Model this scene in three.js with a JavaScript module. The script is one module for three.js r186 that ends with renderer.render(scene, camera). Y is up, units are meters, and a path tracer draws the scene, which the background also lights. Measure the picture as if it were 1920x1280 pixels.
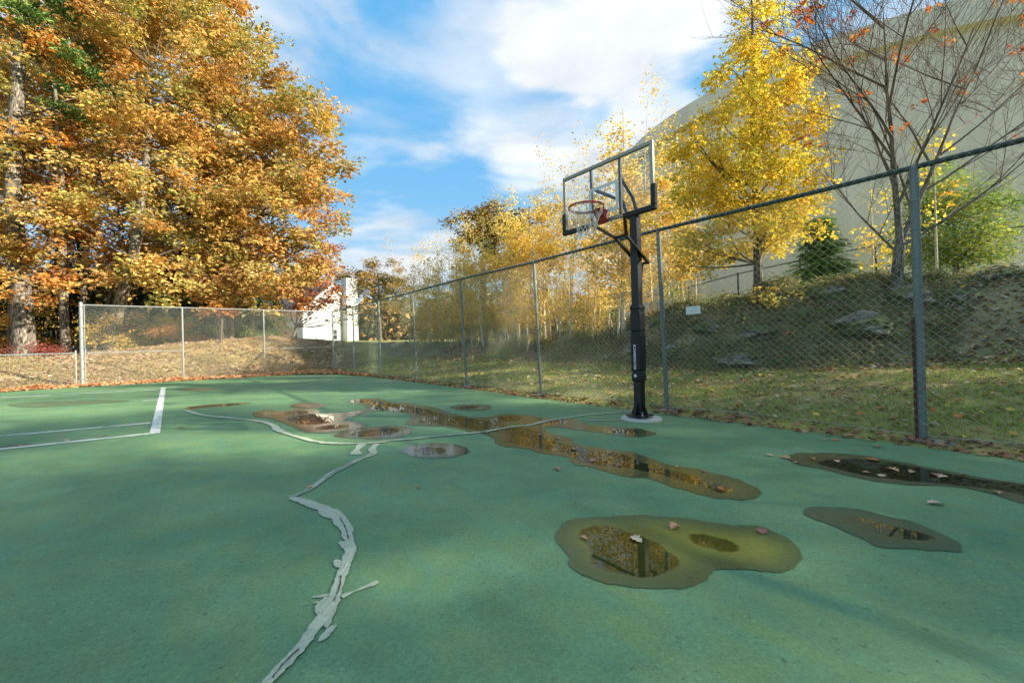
import * as THREE from 'three';
import { mergeGeometries } from 'three/addons/utils/BufferGeometryUtils.js';
import { RoundedBoxGeometry } from 'three/addons/geometries/RoundedBoxGeometry.js';

// ---------------------------------------------------------------- camera, sky, sun, exposure
const scene = new THREE.Scene();
const camera = new THREE.PerspectiveCamera(79.92, 1024 / 682, 0.05, 1500);
{
  const yaw = 0.6934, pitch = 0.0027, roll = -0.0245;
  const fw = new THREE.Vector3(Math.sin(yaw) * Math.cos(pitch), Math.sin(pitch), -Math.cos(yaw) * Math.cos(pitch));
  const rt = new THREE.Vector3(Math.cos(yaw), 0, Math.sin(yaw)), up = new THREE.Vector3().crossVectors(rt, fw);
  camera.position.set(0, 1.22, 0);
  camera.up.copy(up).multiplyScalar(Math.cos(roll)).addScaledVector(rt, -Math.sin(roll));
  camera.lookAt(camera.position.clone().add(fw));
}
const renderer = new THREE.WebGLRenderer({ antialias: true });
renderer.setSize(1024, 682);
renderer.toneMapping = THREE.LinearToneMapping;
renderer.toneMappingExposure = 2.75;
renderer.shadowMap.enabled = true;

// seeded random numbers and noise
function rnd(seed) {
  let a = seed >>> 0;
  return () => { a = (a + 0x6D2B79F5) | 0; let t = Math.imul(a ^ (a >>> 15), 1 | a); t = (t + Math.imul(t ^ (t >>> 7), 61 | t)) ^ t; return ((t ^ (t >>> 14)) >>> 0) / 4294967296; };
}
const PERM = (() => { const r = rnd(77), p = [...Array(256).keys()]; for (let i = 255; i > 0; i--) { const j = Math.floor(r() * (i + 1)); [p[i], p[j]] = [p[j], p[i]]; } return Uint8Array.from([...p, ...p]); })();
const VAL = (() => { const r = rnd(78); return Float32Array.from({ length: 256 }, () => r()); })();
function noise(x, y) {                        // value noise, 0..1
  const xi = Math.floor(x), yi = Math.floor(y), fx = x - xi, fy = y - yi, X = xi & 255, Y = yi & 255;
  const u = fx * fx * fx * (fx * (fx * 6 - 15) + 10), v = fy * fy * fy * (fy * (fy * 6 - 15) + 10);
  const a = VAL[PERM[PERM[X] + Y]], b = VAL[PERM[PERM[(X + 1) & 255] + Y]], c = VAL[PERM[PERM[X] + ((Y + 1) & 255)]], d = VAL[PERM[PERM[(X + 1) & 255] + ((Y + 1) & 255)]];
  return a + (b - a) * u + (c - a) * v + (a - b - c + d) * u * v;
}
function fbm(x, y, n = 4) { let s = 0, a = 0.5, t = 0; for (let i = 0; i < n; i++) { s += a * noise(x, y); t += a; a *= 0.5; x = x * 2.03 + 17.3; y = y * 2.03 + 9.1; } return s / t; }
const clamp = (x, a = 0, b = 1) => Math.min(b, Math.max(a, x));
const smooth = (a, b, x) => { const t = clamp((x - a) / (b - a)); return t * t * (3 - 2 * t); };
const mix = (a, b, t) => a + (b - a) * t;
function ramp(x, table) { for (let i = 1; i < table.length; i++) if (x <= table[i][0]) { const [x0, y0] = table[i - 1], [x1, y1] = table[i]; return x <= x0 ? y0 : mix(y0, y1, (x - x0) / (x1 - x0)); } return table[table.length - 1][1]; }

const SUN = new THREE.Vector3(0.579, 0.434, 0.690).normalize();
{
  // sky: blue air, high streaked cloud
  const w = 2048, h = 1024, data = new Float32Array(w * h * 4);
  for (let j = 0; j < h; j++) {
    const el = ((j + 0.5) / h - 0.5) * Math.PI, y = Math.sin(el), ce = Math.cos(el);
    for (let i = 0; i < w; i++) {
      const az = ((i + 0.5) / w - 0.5) * 2 * Math.PI, x = Math.cos(az) * ce, z = Math.sin(az) * ce, k = (j * w + i) * 4;
      const e = Math.max(y, 0), t = Math.pow(1 - e, 3.2);
      let r = mix(0.085, 0.40, t), g = mix(0.34, 0.61, t), b = mix(0.64, 0.76, t);
      if (y > 0.0) {
        const s = 1.5 / (y + 0.16), px = x * s, pz = z * s, a = px * 0.82 + pz * 0.57, c = -px * 0.57 + pz * 0.82;
        const wx = fbm(a * 0.7 + 3, c * 0.7 + 8, 3), wy = fbm(a * 0.7 + 31, c * 0.7 + 18, 3);
        const d1 = fbm(a * 0.9 + wx * 0.7 + 5.2, c * 1.15 + wy * 0.7 + 1.7, 7), d2 = fbm(a * 1.9 + wx * 0.8 + 40, c * 3.2 + wy * 0.6 + 11, 6);
        let cov = 0.68 * smooth(0.47, 0.70, d1) + 0.58 * smooth(0.40, 0.72, d2);
        cov = clamp(cov * (1 - 0.5 * Math.pow(1 - e, 9)));
        const puff = 0.90 + 0.42 * (fbm(a * 3 + 9, c * 3.4 + 2, 4) - 0.5);
        r = mix(r, 0.71 * puff, cov); g = mix(g, 0.75 * puff, cov); b = mix(b, 0.79 * puff, cov);
      } else { r *= 0.7; g *= 0.7; b *= 0.65; }
      data[k] = r; data[k + 1] = g; data[k + 2] = b; data[k + 3] = 1;
    }
  }
  const sky = new THREE.DataTexture(data, w, h, THREE.RGBAFormat, THREE.FloatType);
  sky.mapping = THREE.EquirectangularReflectionMapping; sky.magFilter = THREE.LinearFilter; sky.needsUpdate = true;
  scene.background = sky; scene.environment = sky;
  scene.backgroundIntensity = 0.51; scene.environmentIntensity = 0.51;
  const sun = new THREE.DirectionalLight(new THREE.Color().setRGB(1.0, 0.87, 0.66), 5);
  sun.position.copy(SUN).multiplyScalar(120); sun.castShadow = true;
  Object.assign(sun.shadow.camera, { left: -70, right: 70, top: 70, bottom: -70, near: 1, far: 300 });
  sun.shadow.mapSize.set(4096, 4096); sun.shadow.radius = 1.6;
  scene.add(sun, sun.target);
}

// ---------------------------------------------------------------- helpers
const taken = new Map();
function numbered(name) { const n = taken.get(name) ?? 0; taken.set(name, n + 1); return n ? `${name}_${String(n).padStart(3, '0')}` : name; }
function tag(o, label, category, group) { o.userData.label = label; o.userData.category = category; if (group) o.userData.group = group; return o; }
function thing(name, label, category, [x, y, z] = [0, 0, 0], group) { const o = new THREE.Group(); o.name = numbered(name); o.position.set(x, y, z); tag(o, label, category, group); scene.add(o); return o; }
function part(name, geo, mat, parent) { const m = new THREE.Mesh(geo, mat); m.name = parent === scene ? numbered(name) : name; m.castShadow = m.receiveShadow = true; parent.add(m); return m; }
function struct(name, geo, mat, label) { const m = part(name, geo, mat, scene); m.userData.kind = 'structure'; if (label) m.userData.label = label; return m; }
const V = (x, y, z) => new THREE.Vector3(x, y, z);
const merge = (list) => mergeGeometries(list.map((g) => { const q = g.index ? g.toNonIndexed() : g; for (const k of Object.keys(q.attributes)) if (!['position', 'normal', 'uv'].includes(k)) q.deleteAttribute(k); return q; }));
// tapered tube through points; radius per point; uv in metres
function tube(pts, radii, sides = 6, cap = true) {
  const n = pts.length, pos = [], nor = [], uv = [], idx = [], T = V(0, 0, 0), N = V(0, 0, 0), Bn = V(0, 0, 0); let len = 0;
  let ref = V(0.13, 0.1, 1).normalize();
  for (let i = 0; i < n; i++) {
    T.copy(pts[Math.min(i + 1, n - 1)]).sub(pts[Math.max(i - 1, 0)]).normalize();
    if (Math.abs(T.dot(ref)) > 0.95) ref = V(1, 0.05, 0.1).normalize();
    N.copy(ref).addScaledVector(T, -ref.dot(T)).normalize(); Bn.crossVectors(T, N); ref = N.clone();
    if (i) len += pts[i].distanceTo(pts[i - 1]);
    const r = Array.isArray(radii) ? radii[i] : radii;
    for (let k = 0; k <= sides; k++) {
      const a = k / sides * Math.PI * 2, c = Math.cos(a), s = Math.sin(a), nx = N.x * c + Bn.x * s, ny = N.y * c + Bn.y * s, nz = N.z * c + Bn.z * s;
      pos.push(pts[i].x + nx * r, pts[i].y + ny * r, pts[i].z + nz * r); nor.push(nx, ny, nz); uv.push(k / sides * Math.PI * 2 * 0.3, len);
    }
  }
  const m = sides + 1;
  for (let i = 0; i < n - 1; i++) for (let k = 0; k < sides; k++) { const a = i * m + k; idx.push(a, a + 1, a + m, a + 1, a + m + 1, a + m); }
  if (cap) for (const i of [0, n - 1]) {
    const c = pos.length / 3; pos.push(pts[i].x, pts[i].y, pts[i].z); const t = V(0, 0, 0).copy(pts[i]).sub(pts[i ? i - 1 : 1]).normalize(); nor.push(t.x, t.y, t.z); uv.push(0, 0);
    for (let k = 0; k < sides; k++) i ? idx.push(c, i * m + k, i * m + k + 1) : idx.push(c, k + 1, k);
  }
  const g = new THREE.BufferGeometry();
  g.setAttribute('position', new THREE.Float32BufferAttribute(pos, 3)); g.setAttribute('normal', new THREE.Float32BufferAttribute(nor, 3)); g.setAttribute('uv', new THREE.Float32BufferAttribute(uv, 2)); g.setIndex(idx);
  return g;
}
const bar = (a, b, r, sides = 8) => tube([V(...a), V(...b)], r, sides);
function box(w, h, d, x = 0, y = 0, z = 0, r = 0.004) { return new RoundedBoxGeometry(w, h, d, 2, Math.min(r, w / 2.1, h / 2.1, d / 2.1)).translate(x, y, z); }
// square tube along a path of straight pieces
function beam(a, b, w) { const A = V(...a), B = V(...b), L = A.distanceTo(B), g = box(w, L, w, 0, 0, 0, 0.006); g.applyQuaternion(new THREE.Quaternion().setFromUnitVectors(V(0, 1, 0), B.clone().sub(A).normalize())); g.translate((A.x + B.x) / 2, (A.y + B.y) / 2, (A.z + B.z) / 2); return g; }
// flat sheet on the ground from an outline in x, z
function outline(pts, steps = 4, jitter = 0, seed = 1) {
  const c = new THREE.CatmullRomCurve3(pts.map(([x, z]) => V(x, 0, z)), true, 'centripetal'), r = rnd(seed);
  return c.getPoints(pts.length * steps).slice(0, -1).map((p) => new THREE.Vector2(p.x + (r() - 0.5) * jitter, -p.z + (r() - 0.5) * jitter));
}
function sheet(pts2, y) { const g = new THREE.ShapeGeometry(new THREE.Shape(pts2)); g.rotateX(-Math.PI / 2); g.translate(0, y, 0); const p = g.attributes.position, uv = g.attributes.uv; for (let i = 0; i < p.count; i++) uv.setXY(i, p.getX(i), p.getZ(i)); return g; }

// ---------------------------------------------------------------- textures and materials
function texture(size, fn, srgb = true, repeat = 1) {
  const d = new Uint8Array(size * size * 4);
  for (let j = 0; j < size; j++) for (let i = 0; i < size; i++) { const c = fn(i / size, j / size), k = (j * size + i) * 4; d[k] = clamp(c[0]) * 255; d[k + 1] = clamp(c[1]) * 255; d[k + 2] = clamp(c[2]) * 255; d[k + 3] = 255; }
  const t = new THREE.DataTexture(d, size, size); t.wrapS = t.wrapT = THREE.RepeatWrapping; t.magFilter = THREE.LinearFilter; t.minFilter = THREE.LinearMipmapLinearFilter; t.generateMipmaps = true;
  if (srgb) t.colorSpace = THREE.SRGBColorSpace; t.repeat.set(repeat, repeat); t.needsUpdate = true; return t;
}
// noise that tiles over 0..1 at frequency f
function tiled(u, v, f, n = 4) { const a = fbm(u * f, v * f, n), b = fbm(u * f - f, v * f, n), c = fbm(u * f, v * f - f, n), d = fbm(u * f - f, v * f - f, n); const x = smooth(0.75, 1, u), y = smooth(0.75, 1, v); return mix(mix(a, b, x), mix(c, d, x), y); }
const lin = (r, g, b) => new THREE.Color().setRGB(r, g, b);
const speck = texture(512, (u, v) => { const n = tiled(u, v, 70, 2), m = tiled(u, v, 9, 4), k = 0.80 + 0.30 * (n - 0.5) + 0.25 * (m - 0.5); return [k, k, k]; }, false);
const grit = texture(512, (u, v) => { const n = tiled(u, v, 160, 2); return [n, n, n]; }, false);
const barkTex = texture(512, (u, v) => { const n = fbm(u * 26, v * 5 + 3, 4), m = fbm(u * 60 + 9, v * 14, 3), k = 0.48 + 0.7 * (n - 0.5) + 0.35 * (m - 0.5); return [k, k * 0.97, k * 0.93]; });
const birchTex = texture(512, (u, v) => { const n = fbm(u * 5, v * 42, 4), s = smooth(0.62, 0.74, n), k = mix(0.86, 0.30, s) + 0.15 * (fbm(u * 20, v * 20, 3) - 0.5); return [k, k * 0.98, k * 0.92]; });
const std = (o) => new THREE.MeshStandardMaterial(o);
const M = {
  bark: std({ color: lin(0.62, 0.56, 0.48), map: barkTex, bumpMap: barkTex, bumpScale: 0.02, roughness: 0.95 }),
  paleBark: std({ color: lin(0.66, 0.62, 0.54), map: barkTex, bumpMap: barkTex, bumpScale: 0.012, roughness: 0.95 }),
  greyBark: std({ color: lin(0.62, 0.60, 0.55), map: barkTex, roughness: 0.95 }),
  birch: std({ color: lin(0.85, 0.83, 0.76), map: birchTex, roughness: 0.9 }),
  twig: std({ color: lin(0.13, 0.10, 0.08), roughness: 0.95 }),
  galv: std({ color: lin(0.40, 0.43, 0.44), map: speck, roughness: 0.42, metalness: 0.35 }),
  galvGreen: std({ color: lin(0.19, 0.225, 0.225), map: speck, roughness: 0.5, metalness: 0.2 }),
  railDark: std({ color: lin(0.035, 0.05, 0.045), roughness: 0.55 }),
  wireGreen: std({ color: lin(0.36, 0.45, 0.36), roughness: 0.5, metalness: 0.1 }),
  wireGalv: std({ color: lin(0.46, 0.52, 0.50), roughness: 0.45, metalness: 0.3 }),
  rust: std({ color: lin(0.13, 0.045, 0.022), map: speck, roughness: 0.95 }),
  black: std({ color: lin(0.007, 0.008, 0.009), map: speck, roughness: 0.45 }),
  pad: std({ color: lin(0.008, 0.009, 0.010), roughness: 0.6, bumpMap: grit, bumpScale: 0.0006 }),
  whitePaint: std({ color: lin(0.78, 0.80, 0.80), map: speck, roughness: 0.7 }),
  linePaint: std({ color: lin(0.86, 0.88, 0.86), map: texture(512, (u, v) => { const a = tiled(u, v, 10, 5), b = tiled(u + 0.4, v, 90, 2), w = smooth(0.58, 0.72, a * 0.6 + b * 0.5), k = 0.93 - 0.1 * b; return [mix(k, 0.55, w), mix(k, 0.68, w), mix(k, 0.58, w)]; }), roughness: 0.75 }),
  concrete: std({ color: lin(0.30, 0.285, 0.24), map: speck, bumpMap: grit, bumpScale: 0.003, roughness: 0.95 }),
};
function leafMat(trans = 0.38) { return new THREE.MeshPhysicalMaterial({ color: 0xffffff, vertexColors: true, roughness: 0.95, transmission: trans, thickness: 0, ior: 1.3, side: THREE.DoubleSide }); }
M.leaf = leafMat(0.4); M.thinLeaf = leafMat(0.55); M.needle = leafMat(0.12); M.litter = std({ color: 0xffffff, vertexColors: true, roughness: 0.85, side: THREE.DoubleSide });


// ---------------------------------------------------------------- ground
const FX = 6.4, BZ = -22.31, FH = 3.05;            // side fence, back fence, fence height
const crest = (x) => ramp(x, [[-8, 1.0], [-4, 1.08], [0, 1.58], [4.3, 1.92], [8, 1.6], [12, 1.35], [16, 1.25]]);
const bankTop = (z) => ramp(z, [[-26, 1.2], [-20, 1.2], [-15, 1.25], [-10, 1.65], [-7, 2.05], [-4, 2.35], [-2, 2.5], [3, 2.62]]);
const bankX = (z) => ramp(z, [[-8, 12.6], [-4.5, 11.9], [-2.5, 12.6], [-0.5, 13.8], [4, 14.2]]);
function height(x, z) {
  const back = crest(x) * smooth(-22.2, -28.6, z) + 0.03 * clamp((-32 - z) / 1, 0, 26) * smooth(-6, 12, x);
  let right = 0;
  if (x > 6.2) {
    const xt = bankX(z), toe = xt - 2.1 - 0.5 * (noise(z * 0.7, 3) - 0.5), low = 0.115 * Math.min(x - 6.2, toe - 6.2), t = smooth(toe, xt, x);
    const rough = (fbm(x * 1.6, z * 1.6, 4) - 0.5) * 0.95 * t * (1 - smooth(xt - 0.2, xt + 1.4, x));
    right = mix(low, bankTop(z), t) + rough + 0.02 * clamp(x - 14, 0, 14);
    right *= smooth(6.2, 6.9, x);
  }
  let y = Math.max(back, right);
  const out = smooth(6.0, 6.35, x) + smooth(-20.8, -21.6, z);
  y += (fbm(x * 0.9, z * 0.9, 3) - 0.5) * 0.10 * clamp(out) * smooth(6.6, 8.5, Math.max(x, -z - 15));
  return out <= 0 ? -0.05 : mix(-0.05, y + 0.004, clamp(out));
}
{
  const axis = (lo, hi, step, far) => { const a = []; for (let v = lo; v <= hi + 1e-6; v += step) a.push(v); let d = step, v = hi; while (v < far) { d *= 1.28; v += d; a.push(v); } d = step; v = lo; while (v > -far) { d *= 1.28; v -= d; a.unshift(v); } return a; };
  const xs = axis(-9, 19, 0.22, 600), zs = axis(-38, 5, 0.22, 600), nx = xs.length, nz = zs.length, pos = [], col = [], uv = [], idx = [];
  for (const z of zs) for (const x of xs) {
    const y = height(x, z); pos.push(x, y, z); uv.push(x / 2.4, z / 2.4);
    const n = fbm(x * 1.3, z * 1.3, 4), m = fbm(x * 0.35 + 7, z * 0.35, 3), f = noise(x * 9, z * 9);
    const grass = [0.27 + 0.12 * f, 0.28 + 0.11 * f, 0.085], tan = [0.40 + 0.14 * (f - 0.5), 0.285 + 0.1 * (f - 0.5), 0.145], soil = [0.24, 0.22, 0.11];
    let leafy = smooth(0.42, 0.62, n) * 0.35, bank = 0;
    if (x > 6.2) { const xt = bankX(z); bank = smooth(xt - 2.3, xt - 1.8, x) * (1 - smooth(xt - 0.1, xt + 0.5, x)); }
    leafy = Math.max(leafy, smooth(-20.5, -22, z) * (1 - smooth(6.5, 9.5, x + (n - 0.5) * 4)) * (0.72 + 0.5 * (m - 0.3)));
    const c = [0, 1, 2].map((k) => mix(mix(grass[k], tan[k], clamp(leafy)), soil[k] * (0.7 + 0.8 * n), bank));
    col.push(...c);
  }
  for (let j = 0; j < nz - 1; j++) for (let i = 0; i < nx - 1; i++) { const a = j * nx + i; idx.push(a, a + nx, a + 1, a + 1, a + nx, a + nx + 1); }
  const g = new THREE.BufferGeometry(); g.setAttribute('position', new THREE.Float32BufferAttribute(pos, 3)); g.setAttribute('color', new THREE.Float32BufferAttribute(col, 3)); g.setAttribute('uv', new THREE.Float32BufferAttribute(uv, 2)); g.setIndex(idx); g.computeVertexNormals();
  struct('ground', g, std({ color: 0xffffff, vertexColors: true, map: speck, bumpMap: grit, bumpScale: 0.02, roughness: 1 }), 'leaf strewn banks and mown grass round the court');
}
// court slab with a mottled acrylic coat
const courtTex = texture(1024, (u, v) => {
  const a = tiled(u, v, 5, 5), b = tiled(u + 0.37, v + 0.11, 22, 3), s = tiled(u, v * 0.5, 30, 2), g = tiled(u + 0.2, v, 300, 1);
  const fl = tiled(u + 0.61, v + 0.27, 230, 1), g2 = tiled(u + 0.1, v + 0.5, 480, 1), k = 1 + 0.17 * (a - 0.5) + 0.10 * (b - 0.5) + 0.11 * (g - 0.5) + 0.13 * (g2 - 0.5) + 0.22 * smooth(0.94, 0.99, fl) - 0.2 * smooth(0.06, 0.02, fl), w = 0.05 * (s - 0.5);
  return [0.370 * k + w + 0.06 * (a - 0.5), 0.520 * k, 0.368 * k - w];
});
M.court = std({ color: lin(1.0, 1.0, 1.0), map: courtTex, bumpMap: grit, bumpScale: 0.0012, roughness: 0.72 });
{
  const edge = [[-26, 26], [-26, -21.3], [-4.4, -21.2], [-2.7, -21.25], [0.2, -20.95], [3.1, -20.8], [4.6, -20.3], [5.4, -19.0], [5.9, -16.5], [6.08, -12], [6.05, -9], [6.02, -6.3], [6.16, -3.5], [6.12, -0.5], [6.08, 0.05], [6.1, 3], [6.1, 26]];
  const r = rnd(5), pts = [];
  for (let i = 0; i < edge.length; i++) { const [a, b] = edge[i], [c, d] = edge[(i + 1) % edge.length], n = i === 0 || i >= edge.length - 2 ? 1 : Math.max(1, Math.round(Math.hypot(c - a, d - b) / 0.25)); for (let k = 0; k < n; k++) pts.push(new THREE.Vector2(mix(a, c, k / n) + (k || n > 1 ? (r() - 0.5) * 0.035 : 0), -mix(b, d, k / n) + (n > 1 ? (r() - 0.5) * 0.035 : 0))); }
  const g = new THREE.ExtrudeGeometry(new THREE.Shape(pts), { depth: 0.12, bevelEnabled: false }); g.rotateX(-Math.PI / 2); g.translate(0, -0.12, 0);
  const p = g.attributes.position, uv = g.attributes.uv; for (let i = 0; i < p.count; i++) uv.setXY(i, p.getX(i) / 3.1, p.getZ(i) / 3.1);
  struct('court', g, M.court, 'green coated sports court slab');
}
// painted lines
function strip(name, a, b, w, label) { const d = V(b[0] - a[0], 0, b[1] - a[1]).normalize(), n = V(-d.z, 0, d.x).multiplyScalar(w / 2); return struct(name, sheet([[a[0] + n.x, a[1] + n.z], [b[0] + n.x, b[1] + n.z], [b[0] - n.x, b[1] - n.z], [a[0] - n.x, a[1] - n.z]].map(([x, z]) => new THREE.Vector2(x, -z)), 0.005), M.linePaint, label); }
strip('court_line', [-0.24, -8.06], [-0.29, -17.9], 0.12, 'wide white line running away from the corner');
strip('court_line', [-0.30, -8.10], [-9.0, -9.46], 0.11, 'white line meeting the wide line at its near end');
strip('court_line', [-0.32, -9.30], [-9.0, -11.10], 0.11, 'white line parallel to and inside the corner line');
strip('court_line', [-0.36, -17.25], [-8.0, -19.7], 0.12, 'white line near the far edge of the court');
strip('court_line', [-0.22, -13.55], [-0.62, -13.62], 0.1, 'short white tick across the wide line');

const WET={
 near:[[1.84,-1.82],[1.93,-1.88],[2.01,-1.90],[2.10,-1.89],[2.19,-1.82],[2.28,-1.75],[2.38,-1.69],[2.48,-1.62],[2.53,-1.54],[2.60,-1.45],[2.67,-1.33],[2.72,-1.23],[2.78,-1.12],[2.86,-1.03],[2.84,-0.95],[2.82,-0.87],[2.78,-0.80],[2.69,-0.73],[2.60,-0.71],[2.48,-0.72],[2.40,-0.75],[2.31,-0.82],[2.24,-0.90],[2.18,-0.97],[2.11,-0.97],[2.02,-0.98],[1.94,-0.99],[1.87,-1.03],[1.80,-1.09],[1.73,-1.17],[1.67,-1.25],[1.64,-1.31],[1.62,-1.39],[1.62,-1.47],[1.65,-1.54],[1.70,-1.60],[1.72,-1.66],[1.77,-1.75]],
 oval:[[3.33,-0.89],[3.44,-0.90],[3.52,-0.84],[3.57,-0.77],[3.63,-0.66],[3.64,-0.55],[3.63,-0.45],[3.62,-0.35],[3.58,-0.27],[3.52,-0.21],[3.46,-0.17],[3.38,-0.16],[3.32,-0.16],[3.27,-0.21],[3.21,-0.27],[3.15,-0.36],[3.10,-0.44],[3.11,-0.51],[3.15,-0.58],[3.19,-0.66],[3.22,-0.74],[3.25,-0.82],[3.28,-0.87]],
 edge:[[4.78,-1.42],[4.94,-1.38],[5.11,-1.23],[5.22,-1.08],[5.29,-0.92],[5.30,-0.77],[5.28,-0.62],[5.23,-0.48],[5.20,-0.34],[5.16,-0.18],[5.15,-0.04],[5.17,0.11],[5.09,0.21],[4.79,0.23],[4.58,0.18],[4.58,0.06],[4.66,-0.04],[4.71,-0.17],[4.71,-0.28],[4.56,-0.42],[4.47,-0.55],[4.44,-0.68],[4.46,-0.84],[4.50,-0.98],[4.52,-1.11],[4.51,-1.22],[4.62,-1.34]],
 long:[[2.97,-9.31],[3.18,-9.55],[3.40,-9.54],[3.62,-9.28],[3.57,-8.69],[3.67,-8.20],[3.79,-7.82],[3.84,-7.33],[3.84,-6.82],[3.73,-6.27],[3.76,-5.88],[3.80,-5.54],[3.94,-5.46],[4.21,-5.48],[4.45,-5.33],[4.50,-5.09],[4.51,-4.82],[4.57,-4.58],[4.78,-4.27],[4.72,-4.09],[4.63,-3.82],[4.70,-3.58],[4.82,-3.34],[4.86,-3.10],[4.75,-2.88],[4.59,-2.86],[4.42,-2.96],[4.34,-3.21],[4.31,-3.45],[4.27,-3.64],[4.22,-3.84],[4.19,-4.06],[4.04,-4.15],[3.83,-3.87],[3.83,-3.60],[3.80,-3.44],[3.69,-3.36],[3.65,-3.24],[3.67,-3.06],[3.70,-2.82],[3.79,-2.63],[3.78,-2.46],[3.74,-2.32],[3.67,-2.15],[3.68,-1.99],[3.71,-1.85],[3.70,-1.72],[3.72,-1.58],[3.68,-1.44],[3.59,-1.29],[3.49,-1.20],[3.34,-1.20],[3.23,-1.28],[3.16,-1.38],[3.15,-1.55],[3.16,-1.77],[3.16,-2.00],[3.08,-2.20],[3.06,-2.38],[3.07,-2.55],[3.03,-2.66],[3.06,-2.79],[3.17,-2.97],[3.13,-3.10],[3.08,-3.25],[3.07,-3.45],[3.02,-3.63],[2.97,-3.82],[3.04,-4.03],[3.15,-4.24],[3.19,-4.46],[3.12,-4.68],[3.13,-4.91],[3.06,-5.24],[2.91,-5.57],[2.74,-5.80],[2.76,-5.97],[3.10,-6.47],[3.18,-6.92],[3.00,-7.39],[2.77,-7.53],[2.98,-8.18],[2.95,-8.78]],
 mud:[[1.10,-8.61],[1.18,-9.24],[1.38,-9.30],[1.56,-8.99],[1.75,-8.95],[1.96,-8.93],[2.10,-8.62],[2.11,-8.05],[2.28,-7.87],[2.48,-7.75],[2.72,-7.81],[2.91,-8.01],[2.78,-7.64],[2.38,-7.26],[2.16,-6.94],[2.24,-6.66],[2.26,-6.26],[2.09,-6.09],[1.85,-6.09],[1.61,-6.19],[1.45,-6.43],[1.40,-6.81],[1.35,-7.51],[1.26,-8.19]],
 ring:[[1.67,-5.90],[1.82,-6.05],[2.01,-6.13],[2.28,-6.07],[2.50,-5.91],[2.64,-5.68],[2.59,-5.41],[2.43,-5.19],[2.25,-5.17],[2.02,-5.27],[1.84,-5.50],[1.72,-5.72]],
 round:[[2.01,-4.47],[2.12,-4.58],[2.28,-4.60],[2.48,-4.50],[2.60,-4.31],[2.64,-4.11],[2.57,-3.91],[2.47,-3.81],[2.33,-3.80],[2.14,-3.89],[2.00,-4.09],[1.98,-4.28]],
 brown:[[1.85,-9.59],[2.00,-9.87],[2.26,-9.83],[2.42,-9.50],[2.41,-9.05],[2.23,-8.78],[2.02,-8.92],[1.86,-9.19]],
 small:[[4.09,-6.83],[4.33,-6.96],[4.59,-6.80],[4.72,-6.52],[4.58,-6.13],[4.36,-6.04],[4.12,-6.22],[4.01,-6.49]],
 strip:[[0.15,-10.95],[0.27,-11.32],[0.74,-11.32],[1.33,-10.91],[0.99,-10.67],[0.56,-10.75],[0.28,-10.74]],
 damp:[[-1.79,-8.52],[-1.72,-8.61],[-1.50,-8.42],[-1.42,-8.31],[-1.51,-8.24],[-1.71,-8.32]],
 dampb:[[-3.14,-15.80],[-2.18,-15.38],[-1.34,-14.69],[-0.89,-13.88],[-1.53,-13.83],[-2.52,-14.23]],
 dampc:[[0.10,-16.38],[0.43,-16.66],[0.88,-16.08],[0.91,-15.36],[0.53,-15.42]],
};
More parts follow.
